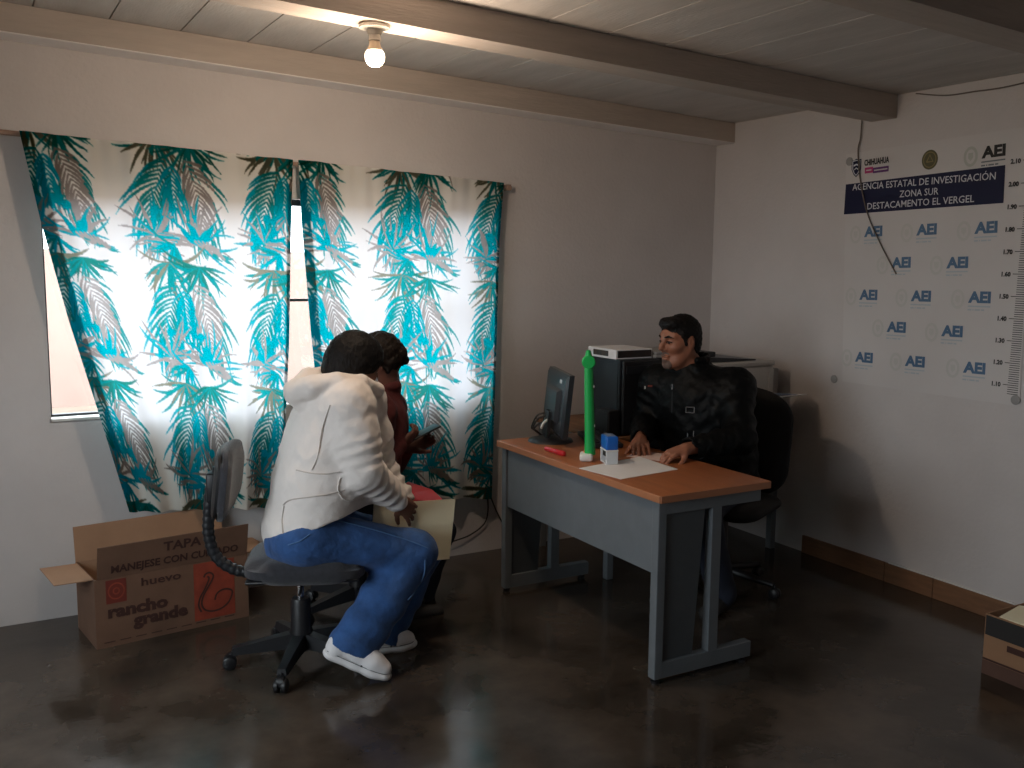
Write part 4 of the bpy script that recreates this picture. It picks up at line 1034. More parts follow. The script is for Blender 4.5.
    MB().add(*cushion((cx-0.305, cy, 0.770), (0.12, 0, 0.993), (0, 1, 0), (0.993, 0, -0.12), 0.27, 0.38, 0.030, lambda u, v: 0.022*v*v)).build('backrest_shell', M['black_plastic'], t, True)
    q = [(cx-0.05, cy, 0.392), (cx-0.17, cy, 0.388), (cx-0.255, cy, 0.400), (cx-0.325, cy, 0.455), (cx-0.352, cy, 0.54), (cx-0.350, cy, 0.63), (cx-0.338, cy, 0.73), (cx-0.306, cy, 0.815)]
    P = smooth_path(q, 10)
    # ribbed rubber sleeve over the bar
    rr_ = [0.023+0.0022*math.cos(i*2.1) for i in range(len(P))]
    MB().tube(P, rr_, 12).build('back_bar', M['dark_plastic'], t, True)
    MB().bx(cx-0.352, cx-0.300, cy-0.035, cy+0.035, 0.68, 0.80, 0.008).build('back_bracket', M['black_plastic'], t, True)
    return t
ch1 = make_chair(-2.985, -1.0, math.radians(187), 'grey fabric swivel chair on five casters under the woman in the white jacket')
ch1.rotation_euler.z = math.radians(-22)
ch2 = copy_tree(ch1); ch2['label'] = 'swivel chair mostly hidden behind the woman, under the person in dark red'
ch2.location = (-2.575, -0.56, 0); ch2.rotation_euler.z = math.radians(8)

# man's chair: wide rounded black back
MF = np.array([-0.90, -0.43, 0]); MF /= np.linalg.norm(MF); ML = np.array([-MF[1], MF[0], 0]); UP = np.array([0, 0, 1.0])
mc_ = np.array([-0.835, -1.10, 0])
oc = thing('office_chair', tuple(mc_), 'black office chair with wide rounded back behind the man in black', 'chair')
def ol(f, l, z): return mc_+MF*f+ML*l+UP*z
S = SDF(); S.cap(ol(-0.24, 0.11, 0.60), ol(-0.27, 0.12, 0.84), 0.135, 0.13, k=0.02, fl=(MF, 0.28)); S.cap(ol(-0.24, -0.11, 0.60), ol(-0.27, -0.12, 0.84), 0.135, 0.13, k=0.12, fl=(MF, 0.28)); S.cap(ol(-0.24, 0, 0.6), ol(-0.275, 0, 0.86), 0.14, 0.13, k=0.12, fl=(MF, 0.28))
grow('backrest', S, 0.008, M['chair_black'], oc)
S = SDF(); S.cap(ol(-0.12, 0.13, 0.44), ol(0.16, 0.14, 0.445), 0.12, 0.12, k=0.1, fl=(UP, 0.36)); S.cap(ol(-0.12, -0.13, 0.44), ol(0.16, -0.14, 0.445), 0.12, 0.12, k=0.1, fl=(UP, 0.36))
grow('seat', S, 0.008, M['chair_black'], oc)
MB().tube(smooth_path([ol(-0.05, 0, 0.395), ol(-0.22, 0, 0.40), ol(-0.30, 0, 0.46), ol(-0.305, 0, 0.62), ol(-0.30, 0, 0.72)]), 0.022, 10, flat=1.4).build('back_bar', M['black_plastic'], oc, True)
MB().lathe([(0.0, 0.06), (0.04, 0.06), (0.042, 0.14), (0.030, 0.15), (0.028, 0.39), (0.0, 0.39)], tuple(mc_), n=20).build('column', M['black_plastic'], oc, True)
for k in range(5):
    a = math.radians(222+72*k); d = np.array([math.cos(a), math.sin(a), 0])
    arm = MB().tube([mc_+UP*0.10+d*0.02, mc_+UP*0.085+d*0.15, mc_+UP*0.068+d*0.28], [0.026, 0.021, 0.015], 8).build('base_arm', M['black_plastic'], oc, True)
    n_ = np.array([-d[1], d[0], 0]); c = mc_+d*0.285+UP*0.0275
    w = MB()
    for s in (-1, 1): w.lathe([(0.0, -0.010), (0.021, -0.010), (0.0275, -0.004), (0.0275, 0.004), (0.021, 0.010), (0.0, 0.010)], tuple(c+n_*0.014*s), axis=tuple(n_), n=18)
    w.lathe([(0.006, 0.0), (0.006, 0.045), (0.0, 0.045)], tuple(c), n=8)
    w.build('caster', M['dark_plastic'], arm, True)

# ================================================================== PEOPLE
def nv(v): v = np.array(v, float); return v/np.linalg.norm(v)
def frame(F, U):
    F = nv(F); U = np.array(U, float); U = nv(U-F*(U@F)); L = np.cross(U, F); return F, L, U
def head_geo(S, c, F, U, sc_=1.0, k=0.02, female=False):
    """skull, jaw, brow, nose, lips, ears; F is where the face looks, L the person's left"""
    F, L, U = frame(F, U); c = np.array(c, float)
    def p(f, l, u): return c+(F*f+L*l+U*u)*sc_
    A = np.stack([F, L, U])
    S.ell(p(-0.010, 0, 0.030), np.array([0.098, 0.077, 0.088])*sc_, A, k=0.03)
    S.ell(p(0.022, 0, -0.015), np.array([0.070, 0.064, 0.085])*sc_, A, k=0.03)        # face block
    S.cap(p(0.040, 0.030, -0.085), p(0.066, 0.012, -0.098), 0.026*sc_, 0.022*sc_, k=0.035)
    S.cap(p(0.040, -0.030, -0.085), p(0.066, -0.012, -0.098), 0.026*sc_, 0.022*sc_, k=0.035)
    S.cap(p(-0.005, 0.050, -0.045), p(0.045, 0.034, -0.088), 0.022*sc_, 0.020*sc_, k=0.03)   # jaw sides
    S.cap(p(-0.005, -0.050, -0.045), p(0.045, -0.034, -0.088), 0.022*sc_, 0.020*sc_, k=0.03)
    for s in (1, -1):
        S.ell(p(0.060, 0.040*s, -0.022), np.array([0.024, 0.024, 0.020])*sc_, A, k=0.025)    # cheekbone
        S.cap(p(0.083, 0.012*s, 0.028), p(0.068, 0.045*s, 0.030), 0.011*sc_, 0.010*sc_, k=0.02)  # brow
        S.ell(p(0.088, 0.030*s, 0.005), np.array([0.016, 0.016, 0.011])*sc_, A, k=0.012, op='s')  # socket
        S.ell(p(0.074, 0.030*s, 0.006), np.array([0.014, 0.017, 0.013])*sc_, A, k=0.006)    # lids
        S.ell(p(-0.008, 0.076*s, -0.004), np.array([0.017, 0.008, 0.030])*sc_, A, k=0.006)      # ear
        S.ell(p(-0.002, 0.084*s, 0.000), np.array([0.008, 0.005, 0.015])*sc_, A, k=0.004, op='s')
        S.ell(p(0.092, 0.011*s, -0.030), np.array([0.011, 0.009, 0.008])*sc_, A, k=0.008)    # nostril wing
    S.cap(p(0.088, 0, 0.018), p(0.111, 0, -0.022), 0.0085*sc_, 0.012*sc_, k=0.014)           # nose
    S.ell(p(0.088, 0, -0.060), np.array([0.014, 0.026, 0.008])*sc_, A, k=0.010)               # upper lip
    S.ell(p(0.087, 0, -0.073), np.array([0.013, 0.022, 0.008])*sc_, A, k=0.008)               # lower lip
    S.ell(p(0.104, 0, -0.0665), np.array([0.012, 0.026, 0.002])*sc_, A, k=0.004, op='s')
    return p, A
def hand_geo(S, wrist, fwd, back, side, curl=(0.3, 0.5, 0.4), spread=0.0, k=0.010, sc_=1.0, curls=None, thumb_dir=None):
    """palm, four bent fingers and a thumb. fwd: wrist to knuckles; back: out of the back of the hand; side: +1 / -1, which side the thumb is on (along fwd x back)"""
    f = nv(fwd); b = np.array(back, float); b = nv(b-f*(b@f)); s = np.cross(f, b)*side; w = np.array(wrist, float)
    ln = (0.072, 0.080, 0.075, 0.058)
    S.chain([w-f*0.02*sc_, w+f*0.02*sc_, w+f*0.045*sc_], [0.026*sc_, 0.030*sc_, 0.032*sc_], k=0.02, fl=(b, 0.58))
    tips = []
    for i in range(4):
        o = (0.030-0.020*i)*sc_
        kn = w+f*(0.088-0.006*abs(i-1))*sc_+s*o
        S.cap(w+f*0.035*sc_+s*o*0.7, kn, 0.0155*sc_, 0.0118*sc_, k=0.014, fl=(b, 0.85))
        cu = curls[i] if curls else curl
        a = 0; p = kn; r = (0.0098, 0.0090, 0.0082, 0.0070)
        for j, fr in enumerate((0.44, 0.31, 0.25)):
            a += cu[j]
            d = nv(f*math.cos(a)-b*math.sin(a)+s*spread*(1.5-i)*0.5)
            q = p+d*ln[i]*fr*sc_*1.02
            S.cap(p, q, r[j]*sc_*(0.9 if i == 3 else 1), r[j+1]*sc_*(0.9 if i == 3 else 1), k=0.004)
            p = q
        tips.append(p)
    t0 = w+f*0.022*sc_+s*0.022*sc_
    td = nv(thumb_dir) if thumb_dir is not None else nv(f*0.62+s*0.62-b*0.42)
    t1 = t0+td*0.042*sc_; td2 = nv(td*0.8+f*0.5); t2 = t1+td2*0.032*sc_; t3 = t2+nv(td2+f*0.3)*0.024*sc_
    S.cap(t0, t1, 0.017*sc_, 0.0125*sc_, k=0.014); S.cap(t1, t2, 0.0118*sc_, 0.0105*sc_, k=0.005); S.cap(t2, t3, 0.0105*sc_, 0.0085*sc_, k=0.004)
    return tips

# ------------------------------------------------------------------ the man behind the desk
man = thing('person', (-0.85, -1.08, 0), 'seated man with short black hair and black jacket, hands on the desk', 'person')
hc = at(680, 341, x=-1.05)
mF = nv([-0.985, 0.02, -0.07])
pel = np.array([-0.84, -1.05, 0.535]); chest = np.array([-0.955, -1.03, 0.93]); neck = hc+np.array([0.055, -0.020, -0.150]); neck0 = hc+np.array([0.025, 0.0, -0.06])
shL = chest+ML*0.185+np.array([0.0, 0, 0.105]); shR = chest-ML*0.215+np.array([-0.01, 0, 0.095])
elL = np.array([-1.00, -1.38, 0.825]); wrL = at(686, 449, z=0.812)
elR = np.array([-1.10, -0.79, 0.815]); wrR = at(640, 441, z=0.808)
hipL = pel+ML*0.09; hipR = pel-ML*0.09
knL = hipL+MF*0.42+np.array([0, -0.03, -0.03]); knR = hipR+MF*0.42+np.array([0, 0.03, -0.03])
anL = np.array([knL[0]+0.12, knL[1]-0.02, 0.09]); anR = np.array([knR[0]+0.10, knR[1], 0.09])
B = SDF()
pf, HA = head_geo(B, hc, mF, UP, 1.06)
B.cap(neck, neck0, 0.062, 0.058, k=0.04)
B.chain([pel, (pel+chest)/2+UP*0.0, chest, neck-UP*0.02], [0.14, 0.135, 0.145, 0.075], k=0.06, fl=(MF, 0.8))
for sh, el, wr in ((shL, elL, wrL), (shR, elR, wrR)):
    B.cap(chest+UP*0.06, sh, 0.09, 0.062, k=0.05); B.cap(sh, el, 0.058, 0.042, k=0.04); B.cap(el, wr, 0.042, 0.028, k=0.02)
for hp, kn, an in ((hipL, knL, anL), (hipR, knR, anR)):
    B.cap(hp, kn, 0.085, 0.06, k=0.05); B.cap(kn, an+UP*0.02, 0.056, 0.034, k=0.03); B.cap(an+UP*0.02, an+MF*0.06-UP*0.045, 0.028, 0.020, k=0.02)
hand_geo(B, wrL, at(655, 459, z=0.782)-wrL, (0.05, -0.1, 1), -1, curls=[(0.25, 0.35, 0.3), (0.30, 0.45, 0.3), (0.35, 0.5, 0.4), (0.4, 0.5, 0.4)], spread=0.10)
hand_geo(B, wrR, at(643, 459, z=0.785)-wrR, (-0.2, -0.1, 1), 1, curls=[(0.35, 0.45, 0.3), (0.40, 0.5, 0.3), (0.42, 0.5, 0.4), (0.45, 0.5, 0.4)], spread=0.15)
grow('body', B, 0.0034, M['skin'], man)
# eyes, brows, stubble, hair
for s in (1, -1):
    e = MB().lathe([(0.0, -0.0115)]+[(0.0115*math.sin(a), -0.0115*math.cos(a)) for a in np.linspace(0.3, 2.84, 9)]+[(0.0, 0.0115)], tuple(pf(0.0735, 0.030*s, 0.003)), axis=tuple(mF), n=16).build('eye', M['eye_white'], man, True)
    MB().lathe([(0.0, 0.001), (0.0058, 0.0), (0.0058, -0.004), (0.0, -0.004)], tuple(pf(0.0885, 0.030*s+0.001, 0.002)), axis=tuple(mF), n=16).build('iris', M['eye_dark'], e, True)
    S = SDF(); S.cap(pf(0.094, 0.013*s, 0.026), pf(0.090, 0.032*s, 0.031), 0.0055, 0.0055, k=0.004); S.cap(pf(0.090, 0.032*s, 0.031), pf(0.074, 0.052*s, 0.024), 0.0055, 0.0035, k=0.004)
    grow('eyebrow', S, 0.0022, M['hair'], man)
    MB().tube(smooth_path([pf(0.0905, 0.015*s, 0.004), pf(0.0915, 0.026*s, 0.0085), pf(0.0885, 0.037*s, 0.008), pf(0.080, 0.047*s, 0.003)]), 0.0024, 6).build('eyelash', M['hair'], man, True)
S = SDF()
S.ell(pf(-0.012, 0, 0.036), np.array([0.105, 0.083, 0.094])*1.02, HA, k=0.01)
S.ell(pf(-0.035, 0, -0.02), np.array([0.075, 0.074, 0.075]), HA, k=0.03)
S.cap(pf(0.058, -0.038, 0.092), pf(0.058, 0.038, 0.092), 0.022, 0.022, k=0.03)
S.cap(pf(0.078, -0.030, 0.086), pf(0.078, 0.030, 0.086), 0.012, 0.012, k=0.025)
# clear the face and the ears
S.ell(pf(0.112, 0, -0.022), np.array([0.078, 0.095, 0.096]), HA, k=0.006, op='s')
S.cap(pf(0.030, 0.09, -0.055), pf(0.030, -0.09, -0.055), 0.046, 0.046, k=0.006, op='s')
S.ell(pf(-0.006, 0.082, -0.004), np.array([0.021, 0.022, 0.034]), HA, k=0.004, op='s'); S.ell(pf(-0.006, -0.082, -0.004), np.array([0.021, 0.022, 0.034]), HA, k=0.004, op='s')
for s in (1, -1): S.cap(pf(0.034, 0.069*s, 0.040), pf(0.020, 0.072*s, -0.012), 0.012, 0.006, k=0.008)
S.half(pf(0, 0, -0.072), -UP)
grow('hair', S, 0.003, M['hair'], man, noise=[(0.0012, 170)])
for nm_, cen_, rad_ in (('goatee', (0.088, 0, -0.100), (0.045, 0.036, 0.026)), ('moustache', (0.10, 0, -0.0505), (0.030, 0.031, 0.0095))):
    S = SDF(); head_geo(S, hc, mF, UP, 1.06*1.022)
    S.ell(pf(*cen_), np.array(rad_)*1.06, HA, k=0.003, op='i')
    grow(nm_, S, 0.003, M['stubble'], man, noise=[(0.0006, 300)])
# jacket
J = SDF()
mid = (pel+chest)/2
J.chain([pel+UP*0.0+ML*0.07, mid+ML*0.08, chest+ML*0.085], [0.150, 0.150, 0.145], k=0.08)
J.chain([pel-ML*0.07, mid-ML*0.08, chest-ML*0.085], [0.150, 0.150, 0.145], k=0.08)
J.chain([mid+MF*0.05, chest+MF*0.035], [0.13, 0.12], k=0.08)
J.cap(chest+UP*0.09, neck-UP*0.01, 0.135, 0.085, k=0.07)
for sh, el, wr in ((shL, elL, wrL), (shR, elR, wrR)):
    J.cap(chest+UP*0.07, sh, 0.115, 0.092, k=0.06)
    J.cap(sh, el, 0.090, 0.072, k=0.05, fold=(0.005, 4.5, 0.5, (30, 20, 10)))
    J.cap(el, el+(wr-el)*0.93, 0.072, 0.047, k=0.03, fold=(0.005, 5, 1.0, (20, 30, 30)))
    J.cap(el+(wr-el)*0.86, wr+(wr-el)*0.1, 0.036, 0.040, k=0.005, op='s')
# standing collar with an open front
cN = neck+UP*0.050
for k_ in range(12):
    a0, a1 = math.radians(45+k_*22.5), math.radians(45+(k_+1)*22.5)
    q0 = cN+MF*math.cos(a0)*0.077+ML*math.sin(a0)*0.085+UP*(0.012 if 3 < k_ < 9 else -0.002); q1 = cN+MF*math.cos(a1)*0.077+ML*math.sin(a1)*0.085+UP*(0.012 if 2 < k_ < 8 else -0.002)
    J.cap(q0-UP*0.03, q1-UP*0.03, 0.022, 0.022, k=0.015); J.cap(q0+UP*0.012, q1+UP*0.012, 0.015, 0.015, k=0.012)
J.cap(cN-UP*0.03+MF*0.015, cN+UP*0.12-MF*0.0, 0.052, 0.066, k=0.010, op='s')
J.cap(cN+UP*0.06+MF*0.12, cN-UP*0.035+MF*0.125, 0.034, 0.008, k=0.012, op='s')
grow('jacket', J, 0.0055, M['black_cloth'], man, noise=[(0.0035, 32), (0.0018, 75)])
TR_ = SDF()
for hp, kn, an in ((hipL, knL, anL), (hipR, knR, anR)):
    TR_.cap(hp, kn, 0.105, 0.080, k=0.05); TR_.cap(kn, an-UP*0.005, 0.080, 0.068, k=0.03)
grow('trousers', TR_, 0.009, M['denim_dark'], man, noise=[(0.004, 30)])
for an in (anL, anR):
    S = SDF(); S.cap(an-MF*0.03-UP*0.04, an+MF*0.17-UP*0.052, 0.045, 0.038, k=0.02); S.half((0, 0, 0.002), (0, 0, -1)); grow('shoe', S, 0.006, M['ink_black'], man)
# small trims on the jacket: zip pull, chest buckle, cord ends, shoulder badge
def on_front(px, py, x0=-1.13): return at(px, py, x=x0)
def buckle(px, py, w, h, x0, nm):
    c = on_front(px, py, x0); b = MB(); n = nv(CAM-c); r_ = CR; u_ = np.cross(n, r_)*-1; u_ = nv(UP-n*(UP@n)); r_ = np.cross(u_, n)
    for (a, d, ww, hh) in ((0, h/2, w, 0.004), (0, -h/2, w, 0.004), (w/2, 0, 0.004, h), (-w/2, 0, 0.004, h)):
        b.box(c+r_*a+u_*d, (ww+0.004, hh, 0.004), Matrix((r_, u_, n)).transposed(), 0.001, 1)
    return b.build(nm, M['chrome'], man)
def jacket_hit(px, py):
    """nearest jacket surface along the sight line, so that the trims sit on the cloth"""
    d = nv(_f + CR*(px-512)/FPX - CU*(py-384)/FPX); t = 3.2
    for _ in range(90):
        p = (CAM+d*t)[None].astype(np.float32); D = np.full(1, 10, np.float32)
        for q in J.p: D = J.comb(D, J.dist(q, p).astype(np.float32), q[1], q[2])
        if D[0] < 0.004: break
        t = min(t+float(D[0])*0.6, 4.6)
    return CAM+d*(t-0.003)
def trim_box(px, py, w, h, m, nm):
    c = jacket_hit(px, py); n = nv(CAM-c); u_ = nv(UP-n*(UP@n)); r_ = np.cross(u_, n)
    return MB().box(c, (w, h, 0.004), Matrix((r_, u_, n)).transposed(), 0.001, 1).build(nm, m, man)
c = jacket_hit(690, 410); n = nv(CAM-c); u_ = nv(UP-n*(UP@n)); r_ = np.cross(u_, n); b = MB(); R3 = Matrix((r_, u_, n)).transposed()
for (a, d, ww, hh) in ((0, 0.013, 0.040, 0.005), (0, -0.013, 0.040, 0.005), (0.019, 0, 0.005, 0.028), (-0.019, 0, 0.005, 0.028)): b.box(c+r_*a+u_*d, (ww, hh, 0.004), R3, 0.001, 1)
b.build('chest_buckle', M['chrome'], man)
trim_box(693.5, 434.5, 0.006, 0.034, M['chrome'], 'cord_end'); trim_box(687.5, 436, 0.004, 0.026, M['grey_metal'], 'cord_end')
trim_box(672, 387, 0.006, 0.026, M['chrome'], 'zip_pull')
trim_box(650, 386, 0.022, 0.008, M['ink_dred'], 'shoulder_badge'); trim_box(645, 387.5, 0.005, 0.014, M['printer_white'], 'badge_edge')
trim_box(672, 402, 0.005, 0.10, M['dark_plastic'], 'zip')

# ------------------------------------------------------------------ the woman in the white jacket
wom = thing('person', (-2.95, -1.05, 0), 'seated woman in off-white hooded jacket and blue jeans leaning forward on swivel chair', 'person')
WF = nv([0.97, -0.06, 0]); WL = np.array([-WF[1], WF[0], 0])
yR, yC, yL = -1.16, -1.03, -0.90
pelW = at(307, 525, y=yC); waist = at(322, 465, y=yC); chW = at(334, 415, y=yC); nkW = at(352, 381, y=yC); hdW = at(356, 365, y=-1.0)
shRw = at(348, 405, y=-1.175); elRw = at(362, 470, y=-1.235); wrRw = at(400, 501, y=-1.11)
shLw = at(362, 402, y=-0.86); elLw = at(378, 470, y=-0.82); wrLw = at(408, 505, y=-0.93)
hipRw = at(305, 536, y=-1.13); knRw = at(414, 553, y=-1.17); anRw = at(357, 640, y=-1.255); akRw = at(347, 636, y=-1.25)
hipLw = at(312, 530, y=-0.93); knLw = at(422, 547, y=-0.96); anLw = at(383, 630, y=-1.03)
hF = nv([0.90, 0.06, -0.43]); hU = nv([0.42, 0.05, 0.9])
B = SDF()
pw, WA = head_geo(B, hdW, hF, hU, 0.96)
B.cap(nkW, hdW-hF*0.02, 0.05, 0.05, k=0.04)
B.chain([pelW, waist, chW, nkW], [0.13, 0.105, 0.115, 0.055], k=0.06)
for sh, el, wr in ((shRw, elRw, wrRw), (shLw, elLw, wrLw)):
    B.cap(chW, sh, 0.08, 0.055, k=0.05); B.cap(sh, el, 0.052, 0.040, k=0.03); B.cap(el, wr, 0.040, 0.025, k=0.02)
for hp, kn, an in ((hipRw, knRw, akRw), (hipLw, knLw, anLw)):
    B.cap(hp, kn, 0.085, 0.058, k=0.05); B.cap(kn, an, 0.055, 0.036, k=0.03)
toR = at(365, 662, y=-1.29); toL = at(398, 641, y=-1.06)
B.cap(akRw, toR, 0.034, 0.022, k=0.02); B.cap(anLw, toL, 0.034, 0.022, k=0.02)
hand_geo(B, wrRw, at(416, 517, y=-1.085)-wrRw, at(390, 480, y=-1.4)-at(400, 505, y=-1.1), 1, curls=[(0.15, 0.25, 0.2), (0.3, 0.4, 0.3), (0.4, 0.5, 0.4), (0.45, 0.5, 0.4)], spread=0.25, sc_=0.93)
hand_geo(B, wrLw, (0.8, -0.25, -0.3), (0, 0.6, 0.8), -1, sc_=0.93)
grow('body', B, 0.004, M['skin_dark'], wom)
for s in (1, -1):
    e = MB().lathe([(0.0, -0.011)]+[(0.011*math.sin(a), -0.011*math.cos(a)) for a in np.linspace(0.3, 2.84, 9)]+[(0.0, 0.011)], tuple(pw(0.078, 0.030*s, 0.004)), axis=tuple(hF), n=14).build('eye', M['eye_white'], wom, True)
    MB().lathe([(0.0, 0.001), (0.0055, 0.0), (0.0055, -0.004), (0.0, -0.004)], tuple(pw(0.0885, 0.030*s, 0.003)), axis=tuple(hF), n=14).build('iris', M['eye_dark'], e, True)
# face mask with an ear loop
S = SDF(); S.ell(pw(0.062, 0, -0.055), np.array([0.052, 0.060, 0.056]), WA, k=0.01); S.cap(pw(0.1, 0, -0.03), pw(0.1, 0, -0.06), 0.018, 0.016, k=0.02)
mk = grow('face_mask', S, 0.004, M['mask_white'], wom)
for s in (1, -1):
    MB().tube(smooth_path([pw(0.058, 0.058*s, -0.028), pw(0.02, 0.076*s, 0.0), pw(-0.012, 0.084*s, 0.006), pw(-0.020, 0.082*s, -0.020), pw(0.01, 0.074*s, -0.055), pw(0.05, 0.056*s, -0.078)]), 0.0032, 8).build('ear_loop', M['mask_white'], mk, True)
S = SDF()
S.ell(pw(-0.014, 0, 0.034), np.array([0.118, 0.096, 0.106]), WA, k=0.02)
S.ell(pw(-0.050, 0, -0.030), np.array([0.085, 0.088, 0.105]), WA, k=0.04)
S.cap(pw(-0.02, 0.075, 0.0), pw(-0.02, 0.060, -0.09), 0.030, 0.028, k=0.03); S.cap(pw(-0.02, -0.075, 0.0), pw(-0.02, -0.060, -0.09), 0.030, 0.028, k=0.03)
S.ell(pw(0.118, 0, -0.030), np.array([0.085, 0.090, 0.105]), WA, k=0.008, op='s')
grow('hair', S, 0.0042, M['hair'], wom, noise=[(0.0015, 110)])
# jacket
J = SDF()
for s in (1, -1):
    o = WL*0.065*s
    J.chain([at(308, 528, y=yC)+o, at(318, 478, y=yC)+o, at(326, 440, y=yC)+o, at(334, 412, y=yC)+o], [0.168, 0.142, 0.130, 0.132], k=0.08)
J.cap(at(352, 505, y=yC), at(350, 440, y=yC), 0.115, 0.115, k=0.08)
J.cap(at(338, 400, y=yC), at(350, 388, y=yC), 0.115, 0.08, k=0.06)
J.half(at(330, 519, y=yC), np.array(nv(CU*-0.93+CR*0.36)))
J.chain([hipRw+(knRw-hipRw)*0.1, hipRw+(knRw-hipRw)*0.6], [0.085, 0.085], k=0.005, op='s')
for sh, el, wr in ((shRw, elRw, wrRw), (shLw, elLw, wrLw)):
    J.cap(at(340, 408, y=yC), sh, 0.115, 0.092, k=0.06)
    J.cap(sh, sh+(el-sh)*0.55, 0.094, 0.086, k=0.05)
    J.cap(sh+(el-sh)*0.5, el, 0.086, 0.078, k=0.05, fold=(0.0045, 3.5, 0.5, (12, 12, 26)))
    J.cap(el, el+(wr-el)*0.9, 0.078, 0.050, k=0.035, fold=(0.006, 4.2, 0.0, (18, 18, 20)))
    J.cap(el+(wr-el)*0.85, wr+(wr-el)*0.12, 0.036, 0.040, k=0.005, op='s')
# hood lying behind the neck
hd_near = [at(296, 392, y=-1.06), at(314, 387, y=-1.13), at(338, 384, y=-1.16), at(360, 384, y=-1.13), at(377, 390, y=-1.06)]
hd_far = [at(296, 392, y=-1.06), at(310, 380, y=-0.97), at(336, 374, y=-0.90), at(362, 380, y=-0.90), at(377, 390, y=-1.0)]
J.chain(hd_near, [0.048, 0.048, 0.044, 0.038, 0.032], k=0.006); J.chain(hd_far, [0.048, 0.048, 0.044, 0.038, 0.032], k=0.012)
J.chain([at(298, 396, y=-1.05), at(305, 404, y=-1.07), at(322, 398, y=-1.13)], [0.042, 0.036, 0.028], k=0.012)
J.ell(at(316, 389, y=-1.03), [0.09, 0.11, 0.05], None, k=0.02)
J.ell(pw(0.0, 0, 0.01), np.array([0.108, 0.088, 0.100]), WA, k=0.012, op='s')
jk = grow('jacket', J, 0.006, M['jacket_white'], wom, noise=[(0.0022, 36), (0.0012, 80)])
def hit(J, px, py, off=0.002):
    d = nv(_f + CR*(px-512)/FPX - CU*(py-384)/FPX); t = 3.0
    for _ in range(120):
        p = (CAM+d*t)[None].astype(np.float32); D = np.full(1, 10, np.float32)
        for q in J.p: D = J.comb(D, J.dist(q, p).astype(np.float32), q[1], q[2])
        if D[0] < 0.002: break
        t += float(D[0])*0.6
        if t > 5: return None
    return CAM+d*(t-off)
def seam(J, pts, r, m, nm, parent, n=8):
    P = [tuple(p[:2]) for p in smooth_path([(*p, 0) for p in pts], n)]
    Q = [hit(J, *p) for p in P]; Q = [q for q in Q if q is not None]
    if len(Q) > 2: MB().tube(Q, r, 6).build(nm, m, parent, True)
seam(J, [(330, 405), (322, 430), (318, 455), (312, 470)], 0.0022, M['seam'], 'seam', jk)
seam(J, [(283, 505), (290, 500), (310, 497), (330, 494), (345, 490)], 0.0025, M['seam'], 'pocket_seam', jk)
seam(J, [(284, 506), (282, 520), (283, 535)], 0.0022, M['seam'], 'pocket_seam', jk)
seam(J, [(296, 470), (310, 473), (325, 474), (340, 472)], 0.0022, M['seam'], 'waist_seam', jk)
seam(J, [(340, 478), (338, 490), (345, 500), (360, 500)], 0.0030, M['jacket_white'], 'drawcord', jk)
# jeans
JE = SDF()
JE.cap(hipRw, hipLw, 0.120, 0.120, k=0.05); JE.cap(at(290, 542, y=-1.05), at(300, 540, y=-1.05), 0.10, 0.10, k=0.05)
for hp, kn, an in ((hipRw, knRw, anRw), (hipLw, knLw, anLw)):
    JE.cap(hp, kn, 0.112, 0.088, k=0.05)
    dn = an-kn
    JE.cap(kn, kn+dn*0.55, 0.088, 0.092, k=0.05, fl=(WL, 0.85)); JE.cap(kn+dn*0.5, an+dn*0.06, 0.092, 0.104, k=0.04, fl=(WL, 0.8), fold=(0.004, 2.5, 0.4, (10, 10, 6)))
    dn = nv(dn); 
for an, kn in ((anRw, knRw), (anLw, knLw)):
    pass
# cut the hems square and hollow them
dR = nv(anRw-knRw)
JE2 = SDF(); JE2.p = list(JE.p)
JE.cap(anRw+dR*0.010, anRw+dR*0.30, 0.20, 0.20, k=0.0, op='s', fl=(dR, 0.999)) if False else None
JE.half(at(330, 511, y=yC), -np.array(nv(CU*-0.93+CR*0.36)))
class Cut(SDF): pass
JE.cap(anRw-dR*0.0, anRw+dR*0.2, 0.074, 0.088, k=0.004, op='s', fl=(WL, 0.8))
JE.half(at(360, 649.5, y=-1.25), nv(CU*-0.90+CR*-0.43))
jn = grow('jeans', JE, 0.006, M['denim'], wom, noise=[(0.0022, 26), (0.0010, 80)])
seam(JE, [(335, 520), (360, 526), (385, 533), (410, 541), (428, 548)], 0.0024, M['denim_seam'], 'side_seam', jn)
seam(JE, [(425, 560), (424, 575), (416, 590), (408, 600)], 0.0024, M['denim_seam'], 'side_seam', jn)
seam(JE, [(288, 545), (300, 541), (310, 534)], 0.0022, M['denim_seam'], 'pocket_seam', jn)
